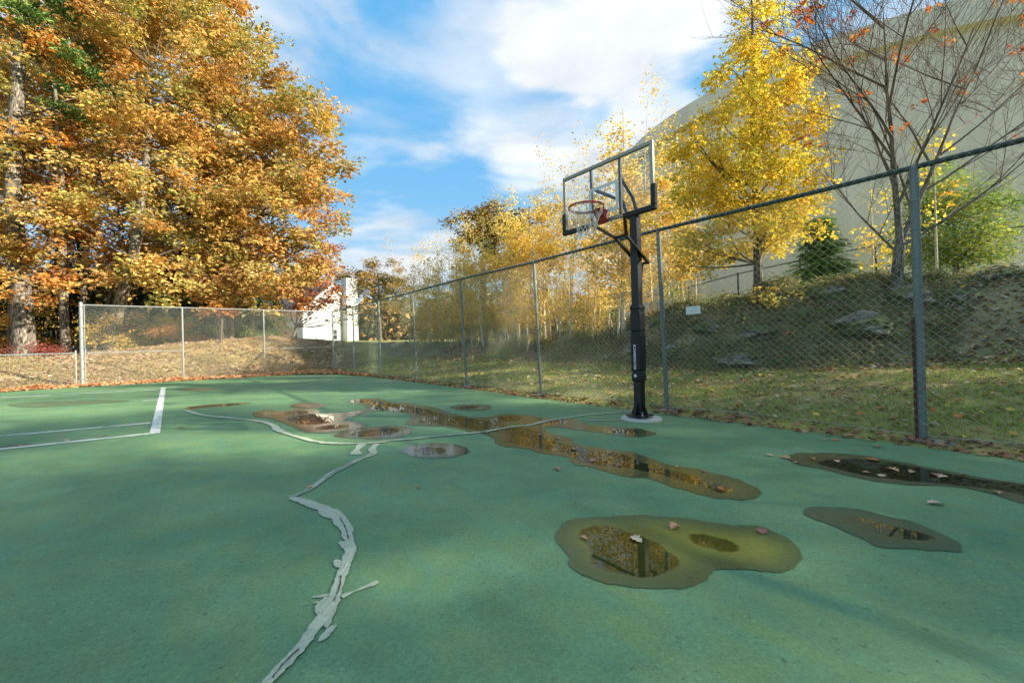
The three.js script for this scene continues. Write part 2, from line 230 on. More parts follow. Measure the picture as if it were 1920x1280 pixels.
const WATER={
 near:[[[2.01,-1.70],[2.10,-1.65],[2.16,-1.53],[2.17,-1.46],[2.16,-1.36],[2.10,-1.27],[2.08,-1.21],[2.06,-1.17],[1.98,-1.18],[1.90,-1.21],[1.85,-1.24],[1.81,-1.32],[1.78,-1.42],[1.85,-1.49],[1.92,-1.59]],[[2.44,-1.21],[2.48,-1.15],[2.50,-1.08],[2.47,-1.03],[2.42,-1.05],[2.41,-1.10],[2.40,-1.17]]],
 oval:[[[3.42,-0.64],[3.46,-0.57],[3.45,-0.51],[3.46,-0.44],[3.45,-0.37],[3.43,-0.31],[3.37,-0.34],[3.32,-0.40],[3.29,-0.47],[3.33,-0.53],[3.36,-0.59]]],
 edge:[[[4.71,-1.11],[4.93,-1.03],[5.06,-0.92],[5.14,-0.79],[5.16,-0.66],[5.12,-0.53],[5.09,-0.40],[5.07,-0.27],[5.05,-0.13],[5.08,0.00],[5.05,0.18],[4.82,0.19],[4.83,0.04],[4.84,-0.07],[4.82,-0.22],[4.80,-0.31],[4.69,-0.45],[4.63,-0.57],[4.60,-0.71],[4.59,-0.82],[4.64,-0.97]]],
 long:[[[3.11,-9.35],[3.34,-9.36],[3.40,-8.81],[3.43,-8.34],[3.57,-7.52],[3.62,-7.06],[3.56,-6.33],[3.59,-5.72],[3.74,-5.19],[3.74,-4.88],[3.63,-4.58],[3.78,-4.39],[3.76,-4.09],[3.62,-3.75],[3.55,-3.51],[3.49,-3.21],[3.53,-2.99],[3.61,-2.76],[3.62,-2.55],[3.51,-2.34],[3.50,-2.20],[3.48,-2.04],[3.49,-1.90],[3.49,-1.74],[3.49,-1.63],[3.41,-1.48],[3.39,-1.40],[3.30,-1.44],[3.35,-1.59],[3.33,-1.72],[3.35,-1.88],[3.34,-2.11],[3.32,-2.31],[3.25,-2.45],[3.19,-2.66],[3.26,-2.93],[3.28,-3.09],[3.23,-3.29],[3.19,-3.59],[3.13,-3.82],[3.14,-3.93],[3.37,-4.14],[3.38,-4.41],[3.32,-4.55],[3.28,-4.75],[3.21,-5.15],[3.13,-5.32],[3.08,-5.57],[2.98,-5.87],[3.19,-6.16],[3.32,-6.67],[3.17,-7.10],[2.94,-7.63],[3.05,-8.10],[3.16,-8.65],[3.04,-9.04]],[[3.95,-5.25],[4.17,-5.29],[4.30,-5.15],[4.23,-4.95],[4.03,-4.92],[3.87,-5.05]],[[4.27,-4.51],[4.47,-4.55],[4.58,-4.30],[4.44,-4.20],[4.26,-4.34]],[[4.47,-3.43],[4.62,-3.35],[4.71,-3.15],[4.60,-3.07],[4.47,-3.17],[4.40,-3.33]]],
 mud:[[[1.51,-7.98],[1.72,-8.10],[1.95,-8.02],[2.11,-7.56],[2.03,-7.19],[1.85,-6.93],[1.63,-7.02],[1.50,-7.44]],[[1.62,-6.58],[1.83,-6.67],[2.00,-6.55],[2.08,-6.36],[1.92,-6.32],[1.69,-6.42]],[[1.59,-8.63],[1.79,-8.71],[1.90,-8.42],[1.84,-8.25],[1.63,-8.35]]],
 ring:[[[1.89,-5.82],[2.06,-5.87],[2.34,-5.83],[2.48,-5.63],[2.40,-5.45],[2.18,-5.45],[1.97,-5.55],[1.88,-5.69]]],
 round:[[[2.15,-4.33],[2.26,-4.35],[2.36,-4.22],[2.34,-4.09],[2.21,-4.07],[2.12,-4.19]]],
 strip:[[[0.24,-11.02],[0.33,-11.22],[0.73,-11.18],[1.11,-10.93],[0.94,-10.76],[0.57,-10.88],[0.31,-10.87]]],
 small:[[[4.17,-6.64],[4.40,-6.63],[4.43,-6.45],[4.24,-6.40]]],
};
const CRACK_MAIN=[[0.204,-1.696,0.055],[0.245,-1.735,0.051],[0.304,-1.783,0.061],[0.360,-1.829,0.066],[0.426,-1.899,0.063],[0.491,-1.970,0.073],[0.556,-2.056,0.093],[0.606,-2.151,0.061],[0.661,-2.258,0.060],[0.728,-2.374,0.066],[0.783,-2.493,0.077],[0.826,-2.644,0.071],[0.850,-2.797,0.067],[0.868,-3.019,0.089],[0.861,-3.227,0.088],[0.810,-3.396,0.091],[0.767,-3.565,0.094],[0.712,-3.710,0.065]];
const CRACK_UP=[[0.704,-3.729,0.065],[0.814,-3.775,0.060],[0.909,-3.859,0.066],[1.024,-4.000,0.073],[1.148,-4.145,0.080],[1.315,-4.276,0.072],[1.528,-4.444,0.086],[1.705,-4.553,0.098],[1.783,-4.777,0.094],[1.923,-4.968,0.099]];
const CRACK_ACROSS=[[0.14,-10.72],[0.31,-9.90],[0.48,-9.33],[0.72,-8.83],[0.94,-8.32],[1.12,-7.86],[1.18,-7.39],[1.17,-6.89],[1.23,-6.43],[1.33,-5.91],[1.43,-5.58],[1.55,-5.37],[1.73,-5.19],[1.93,-5.05],[2.13,-5.00],[2.32,-4.92],[2.65,-4.80],[2.93,-4.68],[3.26,-4.56],[3.26,-4.56],[3.54,-4.55],[3.82,-4.51],[3.96,-4.44],[4.40,-4.48],[4.78,-4.41],[5.15,-4.38],[5.46,-4.22],[5.82,-4.11],[6.08,-4.06]];
const CRACK_B=[[4.76,-4.06],[5.01,-3.87],[5.24,-3.68]];
const SMEARS=[[[0.61,-2.09],[0.66,-2.08],[0.79,-2.09],[0.78,-2.06],[0.67,-2.07],[0.61,-2.06]],[[0.50,-2.17],[0.55,-2.15],[0.58,-2.13],[0.56,-2.12],[0.50,-2.16]],[[0.47,-2.13],[0.51,-2.11],[0.51,-2.10],[0.47,-2.13]],[[0.44,-1.83],[0.47,-1.87],[0.51,-1.89],[0.53,-1.88],[0.49,-1.84],[0.46,-1.82]],[[0.81,-3.28],[0.91,-3.22],[0.91,-2.85],[0.88,-2.74],[0.84,-2.77],[0.85,-3.00],[0.80,-3.16]],[[0.49,-2.08],[0.56,-2.13],[0.58,-2.05],[0.54,-1.96],[0.49,-1.89],[0.48,-1.99]],[[0.68,-2.45],[0.71,-2.44],[0.69,-2.35],[0.67,-2.37]],[[0.77,-2.66],[0.80,-2.65],[0.77,-2.54],[0.76,-2.58]],[[1.51,-4.72],[1.62,-4.91],[1.76,-5.16],[1.83,-5.09],[1.65,-4.83],[1.61,-4.64]]];
const LEAF_SPOTS=[[2.79,-2.73,1.30],[3.00,-2.55,0.50],[1.58,-3.20,0.60],[2.14,-1.44,1.10],[2.46,-1.37,1.10],[1.92,-1.67,0.60],[2.80,-0.98,0.90],[3.34,-1.46,0.90],[3.70,-1.76,0.60],[3.65,-1.99,0.45],[3.30,-2.40,1.00],[3.67,-3.58,1.00],[3.43,-3.10,1.20],[3.24,-2.66,0.80],[3.39,-2.43,0.60],[4.13,-0.32,1.40],[5.85,-1.24,0.90],[5.77,-1.32,0.80],[5.80,-0.88,1.20],[4.65,-1.53,0.90],[4.67,-1.41,1.20],[4.55,-1.27,0.70],[4.80,-1.20,1.00],[4.87,-1.03,1.00],[5.16,-0.82,1.60],[4.88,-0.64,1.30],[4.89,-0.69,1.00],[4.63,-0.68,0.90],[4.65,-0.78,0.70],[4.92,-0.52,1.00],[4.96,-0.38,1.20],[4.91,-0.33,1.00],[5.13,-0.23,0.60],[6.24,-1.99,1.10],[5.97,-1.63,0.60],[5.90,-2.05,0.40],[5.84,-4.13,0.90],[0.89,-3.87,0.90],[5.62,-5.74,0.80],[4.86,-6.83,0.60],[4.14,-3.30,0.50],[3.68,-3.90,0.60],[4.34,-7.78,0.40],[-1.17,-8.34,1.60],[-0.83,-8.41,1.50],[-1.58,-8.39,1.40],[0.07,-8.32,0.80],[5.16,-3.03,0.40],[4.77,-3.19,0.50],[4.73,-0.04,0.80],[2.18,-10.30,0.50],[2.40,-7.94,0.60],[3.38,-7.29,0.50],[2.59,-7.09,0.50]];

// crack filler: ribbon with a ragged edge and a raised bead along its middle
M.filler = std({ color: lin(0.48, 0.55, 0.41), map: speck, bumpMap: grit, bumpScale: 0.002, roughness: 0.85 });
M.bead = std({ color: lin(0.60, 0.63, 0.50), map: speck, roughness: 0.85 });
M.gap = std({ color: lin(0.05, 0.05, 0.045), roughness: 1 });
function ribbon(pts, y, seed, rag = 0.17) {
  const r = rnd(seed), c = new THREE.CatmullRomCurve3(pts.map(([x, z]) => V(x, 0, z)), false, 'centripetal'), n = pts.length * 12, L = [], Rr = [];
  for (let i = 0; i <= n; i++) { const t = i / n, k = t * (pts.length - 1), a = Math.min(Math.floor(k), pts.length - 2), w = mix(pts[a][2], pts[a + 1][2], k - a), p = c.getPoint(t), d = c.getTangent(t); const nx = -d.z, nz = d.x, l = w / 2 * (1 + (fbm(i * 0.3, seed, 3) - 0.5) * 2 * rag * 2 + (r() - 0.5) * rag * 0.5), q = w / 2 * (1 + (fbm(i * 0.3, seed + 40, 3) - 0.5) * 2 * rag * 2 + (r() - 0.5) * rag * 0.5); L.push([p.x + nx * l, p.z + nz * l]); Rr.push([p.x - nx * q, p.z - nz * q]); }
  const pos = [], uv = [], idx = []; for (let i = 0; i <= n; i++) { pos.push(L[i][0], y, L[i][1], Rr[i][0], y, Rr[i][1]); uv.push(...L[i], ...Rr[i]); if (i < n) { const a = i * 2; idx.push(a, a + 2, a + 1, a + 1, a + 2, a + 3); } }
  const g = new THREE.BufferGeometry(); g.setAttribute('position', new THREE.Float32BufferAttribute(pos, 3)); g.setAttribute('uv', new THREE.Float32BufferAttribute(uv, 2)); g.setIndex(idx); g.computeVertexNormals(); return g;
}
function bead(pts, y, seed, w) { const r = rnd(seed), c = new THREE.CatmullRomCurve3(pts.map(([x, z]) => V(x, y, z)), false, 'centripetal'), P = c.getPoints(pts.length * 14).map((p) => p.add(V((r() - 0.5) * 0.01, (r() - 0.5) * 0.002, (r() - 0.5) * 0.01))); return tube(P, P.map(() => w * (0.7 + 0.6 * r())), 5); }
for (const [pts, label] of [[CRACK_MAIN, 'broad ragged filler over the near crack in the court'], [CRACK_UP, 'narrower filler running from the crack bend to the cross crack']]) {
  const s = struct('crack_filler', ribbon(pts.map(([x, z, w]) => [x, z, w * 0.86]), 0.0088, 11), M.filler, label);
  const mid = pts.map(([x, z, w], i) => [x + 0.15 * w * Math.sin(i * 2.1), z, w]);
  part('filler_bead', bead(mid, 0.0062, 3, 0.0048), M.bead, s);
  for (let k = 0; k < 3; k++) { const a = Math.floor((k + 0.3) * (pts.length - 3) / 3), q = mid.slice(a, a + 3).map(([x, z]) => [x + 0.006, z, 0.006]); part('crack', ribbon(q, 0.0130, 70 + k, 0.5), M.gap, s); }
}
struct('crack_filler', ribbon(CRACK_ACROSS.map(([x, z], i) => [x, z, [0.07, 0.1, 0.09, 0.12][i % 4] * (i < 12 ? 0.85 : 0.7)]), 0.0104, 21, 0.25), M.filler, 'thin pale filler line crossing the court to the hoop');
struct('crack_filler', ribbon(CRACK_B.map(([x, z]) => [x, z, 0.045]), 0.0104, 25, 0.3), M.filler, 'short pale filler line ending at the hoop footing');
SMEARS.forEach((p, i) => { const s = struct('filler_smear', sheet(outline(p, 4, 0.006, i + 60), 0.0072), M.filler, 'trowelled smear of grey filler beside the crack'); });

// ---------------------------------------------------------------- puddles: damp rim, a second colour towards the middle, and standing water, mapped from their outlines in metres
function inside(P, x, z) {                        // signed distance to an outline, positive inside
  let d = 1e9, hit = false;
  for (let i = 0, j = P.length - 1; i < P.length; j = i++) {
    const [ax, az] = P[j], [bx, bz] = P[i], ex = bx - ax, ez = bz - az, t = clamp(((x - ax) * ex + (z - az) * ez) / (ex * ex + ez * ez + 1e-12)), dx = x - ax - ex * t, dz = z - az - ez * t; d = Math.min(d, dx * dx + dz * dz);
    if ((az > z) !== (bz > z) && x < (bx - ax) * (z - az) / (bz - az) + ax) hit = !hit;
  }
  return hit ? Math.sqrt(d) : -Math.sqrt(d);
}
function puddle(k, label, rim, inner, reach, base, lift = 0, grow = 0.03) {
  const N = k === 'long' ? 640 : 320, O = outline(WET[k], 7, 0.004, k.length + 3).map((p) => [p.x + (fbm(p.x * 7, p.y * 7, 4) - 0.5) * 0.07, -p.y + (fbm(p.x * 7 + 50, p.y * 7, 4) - 0.5) * 0.07]), W = (WATER[k] ?? []).map((w) => outline(w, 3, 0).map((p) => [p.x, -p.y]));
  const xs = O.map((p) => p[0]), zs = O.map((p) => p[1]), x0 = Math.min(...xs), x1 = Math.max(...xs), z0 = Math.min(...zs), z1 = Math.max(...zs), C = new Uint8Array(N * N * 4), Q = new Uint8Array(N * N * 4), raw = WET[k], enc = (v) => 255 * Math.pow(clamp(v), 1 / 2.2);
  for (let j = 0; j < N; j++) for (let i = 0; i < N; i++) {
    const x = mix(x0, x1, (i + 0.5) / N), z = mix(z0, z1, (j + 0.5) / N), n = fbm(x * 4 + 9, z * 4, 4) - 0.5, f = fbm(x * 45, z * 45, 3) - 0.5, d = inside(raw, x, z), q = (j * N + i) * 4;
    let w = 0; for (const p of W) w = Math.max(w, smooth(-0.018, 0.012, inside(p, x, z) + grow + n * 0.09 + f * 0.03));
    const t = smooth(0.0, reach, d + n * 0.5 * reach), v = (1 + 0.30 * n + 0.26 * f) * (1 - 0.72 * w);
    for (let c = 0; c < 3; c++) C[q + c] = enc(mix(rim[c], inner[c], t) * v);
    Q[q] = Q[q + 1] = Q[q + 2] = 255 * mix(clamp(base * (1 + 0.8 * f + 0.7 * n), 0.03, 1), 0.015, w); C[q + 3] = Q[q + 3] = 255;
  }
  const tx = (d, srgb) => { const t = new THREE.DataTexture(d, N, N); t.magFilter = THREE.LinearFilter; t.minFilter = THREE.LinearFilter; if (srgb) t.colorSpace = THREE.SRGBColorSpace; t.needsUpdate = true; return t; };
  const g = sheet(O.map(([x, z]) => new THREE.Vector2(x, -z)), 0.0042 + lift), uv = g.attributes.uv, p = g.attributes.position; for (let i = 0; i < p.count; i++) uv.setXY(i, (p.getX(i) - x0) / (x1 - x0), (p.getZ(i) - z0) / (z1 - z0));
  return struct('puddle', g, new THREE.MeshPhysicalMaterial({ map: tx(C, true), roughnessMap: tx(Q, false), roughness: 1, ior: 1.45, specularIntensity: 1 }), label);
}
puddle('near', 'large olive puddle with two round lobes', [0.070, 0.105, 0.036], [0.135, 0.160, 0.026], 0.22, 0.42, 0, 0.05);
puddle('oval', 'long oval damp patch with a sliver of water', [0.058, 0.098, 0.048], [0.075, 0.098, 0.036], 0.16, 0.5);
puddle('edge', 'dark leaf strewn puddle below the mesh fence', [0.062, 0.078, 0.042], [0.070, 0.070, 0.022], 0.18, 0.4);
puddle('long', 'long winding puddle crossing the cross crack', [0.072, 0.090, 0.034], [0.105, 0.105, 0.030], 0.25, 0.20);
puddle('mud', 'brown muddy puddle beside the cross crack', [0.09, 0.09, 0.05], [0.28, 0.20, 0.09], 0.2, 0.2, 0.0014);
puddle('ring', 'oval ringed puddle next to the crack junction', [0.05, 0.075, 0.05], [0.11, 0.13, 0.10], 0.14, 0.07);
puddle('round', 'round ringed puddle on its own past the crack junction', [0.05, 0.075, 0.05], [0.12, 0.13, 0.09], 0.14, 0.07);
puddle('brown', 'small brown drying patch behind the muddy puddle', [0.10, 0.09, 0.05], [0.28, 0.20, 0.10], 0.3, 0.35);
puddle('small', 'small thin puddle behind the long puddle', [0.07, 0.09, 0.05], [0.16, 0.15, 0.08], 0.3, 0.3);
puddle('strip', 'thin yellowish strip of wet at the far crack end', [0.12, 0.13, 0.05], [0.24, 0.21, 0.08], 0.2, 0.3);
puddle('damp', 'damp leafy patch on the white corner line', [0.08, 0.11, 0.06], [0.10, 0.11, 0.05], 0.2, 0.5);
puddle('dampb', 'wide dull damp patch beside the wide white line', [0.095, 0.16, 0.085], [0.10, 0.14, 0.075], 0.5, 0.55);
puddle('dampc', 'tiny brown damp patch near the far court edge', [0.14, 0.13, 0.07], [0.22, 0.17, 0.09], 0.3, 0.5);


// ---------------------------------------------------------------- chain link fences
// wire cloth: zigzag wires that meet their neighbours; place(s, y, n) maps length, height, offset to world
function cloth(length, top, bottom, w, r, place) {
  const count = Math.round(length / w), n = Math.round((top - bottom) / w), pos = new Float32Array(count * (n + 1) * 9), idx = new Uint32Array(count * n * 18); let p = 0, q = 0;
  for (let i = 0; i < count; i++) {
    const first = i * (n + 1) * 3;
    for (let k = 0; k <= n; k++) {
      const odd = (k + i) & 1, s = (i + odd) * w, y = bottom + k * w;
      for (let a = 0; a < 3; a++) { const an = a * 2.0944 + 0.5, v = place(s + Math.cos(an) * r, y, Math.sin(an) * r + (odd ? 0.004 : -0.004)); pos[p++] = v[0]; pos[p++] = v[1]; pos[p++] = v[2]; }
      if (k < n) for (let a = 0; a < 3; a++) { const b = (a + 1) % 3, A = first + k * 3 + a, B = first + k * 3 + b; idx[q++] = A; idx[q++] = B; idx[q++] = A + 3; idx[q++] = B; idx[q++] = B + 3; idx[q++] = A + 3; }
    }
  }
  const g = new THREE.BufferGeometry(); g.setAttribute('position', new THREE.BufferAttribute(pos, 3)); g.setIndex(new THREE.BufferAttribute(idx, 1)); g.computeVertexNormals(); g.setAttribute('uv', new THREE.BufferAttribute(new Float32Array(pos.length / 3 * 2), 2)); return g;
}
const capGeo = (r) => new THREE.SphereGeometry(r, 10, 6, 0, Math.PI * 2, 0, Math.PI / 2);
{ // side fence along x = FX; its posts lean a little towards the court
  const f = thing('chain_link_fence', 'tall green chain link fence with dark top rail running behind the hoop', 'fence', [FX, 0, 0]);
  const lean = (z) => 0.07 * smooth(-19, -9, z), X = (y, z) => lean(z) * (1 - 2 * y / FH);
  const zs = [8.68, 5.59, 2.5, -0.59, -3.68, -6.78, -9.87, -12.96, -16.05, -19.15, BZ];
  zs.forEach((z, i) => {
    const near = i < 4, r = near ? 0.042 : i === zs.length - 1 ? 0.042 : 0.036, y0 = height(FX, z) - 0.15;
    const p = part('post', tube([V(X(y0, z), y0, z), V(X(FH - 0.02, z), FH - 0.02, z)], r, 14), i > 7 ? M.galv : M.galvGreen, f); p.userData.label = near ? 'stout weathered steel post' : undefined;
    if (!near) delete p.userData.label;
    part('post_cap', capGeo(r + 0.004).translate(X(FH, z), FH - 0.022, z), M.galvGreen, p);
    const foot = new THREE.SphereGeometry(1, 18, 8); foot.scale(0.13 + 0.03 * (i % 3), 0.035, 0.18 + 0.05 * (i % 2)); foot.translate(0.06, height(FX + 0.06, z) - 0.01, z + 0.05); if (i > 2) part('concrete_footing', foot, M.concrete, f);
    if (i === 3) { part('tension_bar', tube([V(X(0.03, z) - 0.036, 0.03, z - 0.045), V(X(1.4, z) - 0.036, 1.4, z - 0.045)], 0.012, 6), M.rust, f); for (let k = 0; k < 9; k++) { const y = 0.2 + k * 0.31; part('tension_band', new THREE.TorusGeometry(r + 0.004, 0.004, 5, 16).rotateX(Math.PI / 2).translate(X(y, z), y, z), M.galv, f); } }
  });
  const P = []; for (let z = 8.8; z >= BZ; z -= 0.3) P.push(V(X(FH, z) + 0.012 * Math.sin(z * 0.8), FH + 0.008 * Math.sin(z * 1.1), z)); P.push(V(0, FH, BZ));
  part('top_rail', tube(P, 0.029, 8), M.railDark, f);
  part('middle_rail', bar([0, 1.25, BZ + 0.05], [0, 1.25, -19.2], 0.021), M.galvGreen, f);
  const wb = []; for (let z = 8.7; z >= BZ; z -= 0.3) wb.push(V(X(0.09, z) - 0.01, 0.09 + 0.02 * Math.sin(z * 2.2), z)); part('bottom_wire', tube(wb, 0.0035, 4), M.wireGreen, f);
  const c = part('wire_mesh', cloth(8.7 - BZ, FH + 0.02, 0.05, 0.046, 0.0024, (s, y, n) => { const z = 8.7 - s; return [X(y, z) - 0.045 + n + 0.016 * Math.sin(z * 1.7) * Math.sin(y * 2), y + height(FX, z) * 0.2 * (1 - y / FH), z]; }), M.wireGreen, f); c.userData.kind = 'stuff';
}
{ // back fence along z = BZ, tall bays then a low run
  const f = thing('chain_link_fence', 'tall silver chain link fence at the far end below the leafy bank', 'fence', [0, 0, BZ]);
  const xs = [-2.69, 0.30, 3.29];
  xs.forEach((x, i) => { const r = i ? 0.03 : 0.055, top = FH + (i ? -0.02 : 0.06), y0 = height(x, BZ) - 0.15, p = part('post', tube([V(x, y0, 0), V(x, top, 0)], r, 12), M.galv, f); part('post_cap', capGeo(r + 0.004).translate(x, top - 0.002, 0), M.galv, p); });
  part('top_rail', bar([-2.69, FH, 0], [FX, FH, 0], 0.024), M.galv, f);
  part('middle_rail', bar([-2.69, 1.22, 0], [0.3, 1.22, 0], 0.021), M.galv, f);
  part('middle_rail', bar([3.29, 1.2, 0], [FX - 0.05, 1.24, 0], 0.015), M.galv, f);
  part('tension_bar', bar([-2.60, 0.1, 0.02], [-2.60, FH, 0.02], 0.012), M.galv, f);
  for (let k = 0; k < 8; k++) part('tension_band', box(0.14, 0.022, 0.12, -2.66, 0.25 + k * 0.39, 0.01), M.galv, f);
  const c = part('wire_mesh', cloth(FX + 2.66, FH, 0.04, 0.046, 0.0027, (s, y, n) => [-2.64 + s, y, 0.03 + n]), M.wireGalv, f); c.userData.kind = 'stuff';
  const l = thing('chain_link_fence', 'low silver chain link fence joining the tall end post', 'fence', [-2.85, 0, BZ]);
  for (let k = 0; k < 4; k++) { const x = -k * 3.05, p = part('post', tube([V(x, -0.2, 0), V(x, k ? 1.2 : 1.3, 0)], 0.026, 10), M.galv, l); part('post_cap', capGeo(0.03).translate(x, k ? 1.2 : 1.3, 0), M.galv, p); }
  part('top_rail', bar([0, 1.22, 0], [-9.4, 1.22, 0], 0.021), M.galv, l);
  const d = part('wire_mesh', cloth(9.2, 1.22, 0.04, 0.046, 0.0027, (s, y, n) => [-s, y, 0.03 + n]), M.wireGalv, l); d.userData.kind = 'stuff';
}
{ // notice wired to the side fence
  const cv = document.createElement('canvas'); cv.width = 256; cv.height = 140; const q = cv.getContext('2d'); q.fillStyle = '#dfe3df'; q.fillRect(0, 0, 256, 140);
  q.fillStyle = '#5f6664'; const r = rnd(8); // rows of small worn print, too faint to read in the photograph
  for (const [y, x0, x1] of [[34, 52, 196], [58, 112, 138], [82, 46, 206], [108, 88, 158]]) for (let x = x0; x < x1;) { const w = 3 + r() * 5; q.globalAlpha = 0.45 + r() * 0.4; q.fillRect(x, y - 4 - r() * 4, w, 7 + r() * 5); x += w + 2 + (r() < 0.12 ? 10 : 0); }
  const t = new THREE.CanvasTexture(cv); t.colorSpace = THREE.SRGBColorSpace;
  const s = thing('notice_sign', 'small white notice wired to the green mesh fence', 'sign', [FX - 0.075, 1.66, -3.11]);
  part('plate', box(0.006, 0.125, 0.235, 0, 0, 0, 0.002), M.whitePaint, s);
  part('lettering', new THREE.PlaneGeometry(0.226, 0.117).rotateY(-Math.PI / 2).translate(-0.0045, 0, 0), std({ map: t, roughness: 0.7 }), s);
  for (const z of [-0.118, 0.118]) part('wire_tie', bar([-0.006, 0.0, z - 0.008], [0.02, 0.004, z + 0.008], 0.0025, 5), M.railDark, s);
}

// ---------------------------------------------------------------- basketball hoop
{
  const px = 5.5, pz = -3.58, h = thing('basketball_hoop', 'black pole basketball hoop with clear backboard and white net', 'basketball hoop', [px, 0, pz]);
  const bx = 4.65 - px, bzc = -3.50 - pz;                     // backboard plane and middle
  const cvx = 0.127;
  const pole = part('pole', box(cvx, 3.13, cvx, 0, 1.60, 0, 0.012), M.black, h);
  part('pole_cap', box(0.14, 0.025, 0.14, 0, 3.172, 0, 0.008), M.black, pole);
  part('base_plate', box(0.30, 0.022, 0.30, 0, 0.060, 0, 0.004), M.black, h);
  for (const [a, w] of [[0, 1], [1, 1], [2, 1], [3, 1]]) { const sh = new THREE.Shape([new THREE.Vector2(0.06, 0), new THREE.Vector2(0.145, 0), new THREE.Vector2(0.145, 0.012), new THREE.Vector2(0.062, 0.21), new THREE.Vector2(0.06, 0.21)]); const g = new THREE.ExtrudeGeometry(sh, { depth: 0.012, bevelEnabled: false }).translate(0, 0.071, -0.006).rotateY(a * Math.PI / 2); part('gusset', g, M.black, h);
    const d = new THREE.ExtrudeGeometry(sh, { depth: 0.011, bevelEnabled: false }).translate(0, 0.071, -0.0055); }
  for (const x of [-0.125, 0.125]) for (const z of [-0.125, 0.125]) { const b = part('anchor_bolt', merge([bar([x, 0.016, z], [x, 0.135, z], 0.009, 8), new THREE.CylinderGeometry(0.019, 0.019, 0.018, 6).translate(x, 0.081, z), new THREE.CylinderGeometry(0.019, 0.019, 0.016, 6).translate(x, 0.038, z)]), M.galv, h); }
  // padding: quilted sleeves with pinched straps
  const padSection = (y0, y1, w, bulge) => { const q = new RoundedBoxGeometry(w, y1 - y0, w, 6, 0.035); const p = q.attributes.position; for (let i = 0; i < p.count; i++) { const t = p.getY(i) / (y1 - y0) * 2, k = 1 + bulge * (1 - t * t) + 0.02 * (noise(p.getY(i) * 14, p.getX(i) * 20 + p.getZ(i) * 16) - 0.5); p.setXYZ(i, p.getX(i) * k, p.getY(i) + (y0 + y1) / 2, p.getZ(i) * k); } q.computeVertexNormals(); return q; };
  const padGrp = [[1.665, 1.755, 0.175, 0.03], [1.33, 1.655, 0.172, 0.06], [0.735, 1.315, 0.176, 0.05], [0.575, 0.715, 0.168, 0.06]].map(([a, b, w, k]) => part('pole_pad', padSection(a, b, w, k), M.pad, h));
  [1.66, 1.322, 0.725].forEach((y) => part('pad_strap', box(0.166, 0.022, 0.166, 0, y, 0, 0.03), M.railDark, h));
  { // SILVERBACK on the pad, reading upwards
    const cv = document.createElement('canvas'); cv.width = 1024; cv.height = 192; const q = cv.getContext('2d'); q.fillStyle = '#000'; q.fillRect(0, 0, 1024, 192); q.fillStyle = '#fff'; q.font = 'bold 172px sans-serif'; q.textBaseline = 'middle'; q.textAlign = 'center';
    const tw = q.measureText('SILVERBACK').width; q.save(); q.translate(512, 100); q.scale(1000 / tw, 1); q.fillText('SILVERBACK', 0, 0); q.restore();
    const t = new THREE.CanvasTexture(cv); t.colorSpace = THREE.NoColorSpace;
    const m = std({ color: lin(0.72, 0.74, 0.74), alphaMap: t, alphaTest: 0.5, roughness: 0.6 });
    const g = new THREE.PlaneGeometry(0.40, 0.062).rotateZ(Math.PI / 2).rotateY(-Math.PI / 2).translate(-0.0945, 0.955, -0.005);
    part('lettering', g, m, padGrp[2]);
    // round crest under the lettering
    const disc = new THREE.RingGeometry(0.010, 0.025, 20).rotateY(-Math.PI / 2).translate(-0.0915, 0.668, -0.005), br = new THREE.PlaneGeometry(0.016, 0.03).rotateY(-Math.PI / 2).translate(-0.0917, 0.668, -0.005);
    part('crest', merge([disc, br]), M.whitePaint, padGrp[3]);
  }
  // backboard
  const W = 1.52, Hh = 0.85, yb = 2.86, board = new THREE.Group(); board.name = 'backboard'; board.position.set(bx, yb, bzc); h.add(board);
  const alu = std({ color: lin(0.36, 0.345, 0.28), map: speck, roughness: 0.34, metalness: 0.6 });
  part('glass_pane', box(0.010, Hh - 0.05, W - 0.05, 0, Hh / 2, 0, 0.002), new THREE.MeshPhysicalMaterial({ color: lin(0.97, 0.98, 0.98), transmission: 1, thickness: 0, roughness: 0.02, ior: 1.45 }), board);
  part('frame', merge([box(0.045, 0.045, W, 0, Hh - 0.0225, 0), box(0.045, 0.045, W, 0, 0.0225, 0), box(0.045, Hh - 0.09, 0.045, 0, Hh / 2, -W / 2 + 0.0225), box(0.045, Hh - 0.09, 0.045, 0, Hh / 2, W / 2 - 0.0225)]), alu, board);
  for (const s of [-1, 1]) part('edge_padding', merge([box(0.066, 0.066, 0.48, 0, 0.010, s * (W / 2 - 0.215), 0.012), box(0.066, 0.26, 0.066, 0, 0.173, s * (W / 2 - 0.008), 0.012)]), M.pad, board);
  { const a = 0.50, b = 0.40, y0 = 0.13, t = 0.045; part('target_square', merge([box(0.003, t, a, -0.0075, y0 + t / 2, -0.02, 0.001), box(0.003, t, a, -0.0075, y0 + b - t / 2, -0.02, 0.001), box(0.003, b - 2 * t, t, -0.0075, y0 + b / 2, -0.02 - a / 2 + t / 2, 0.001), box(0.003, b - 2 * t, t, -0.0075, y0 + b / 2, -0.02 + a / 2 - t / 2, 0.001)]), std({ color: lin(0.62, 0.64, 0.62), roughness: 0.6 }), board); }
  // arms
  const bz = (z) => z - pz, bxx = (x) => x - px;
  for (const z of [-3.76, -3.27]) part('back_upright', beam([bxx(4.695), 2.90, bz(z)], [bxx(4.695), 3.68, bz(z)], 0.038), M.black, h);
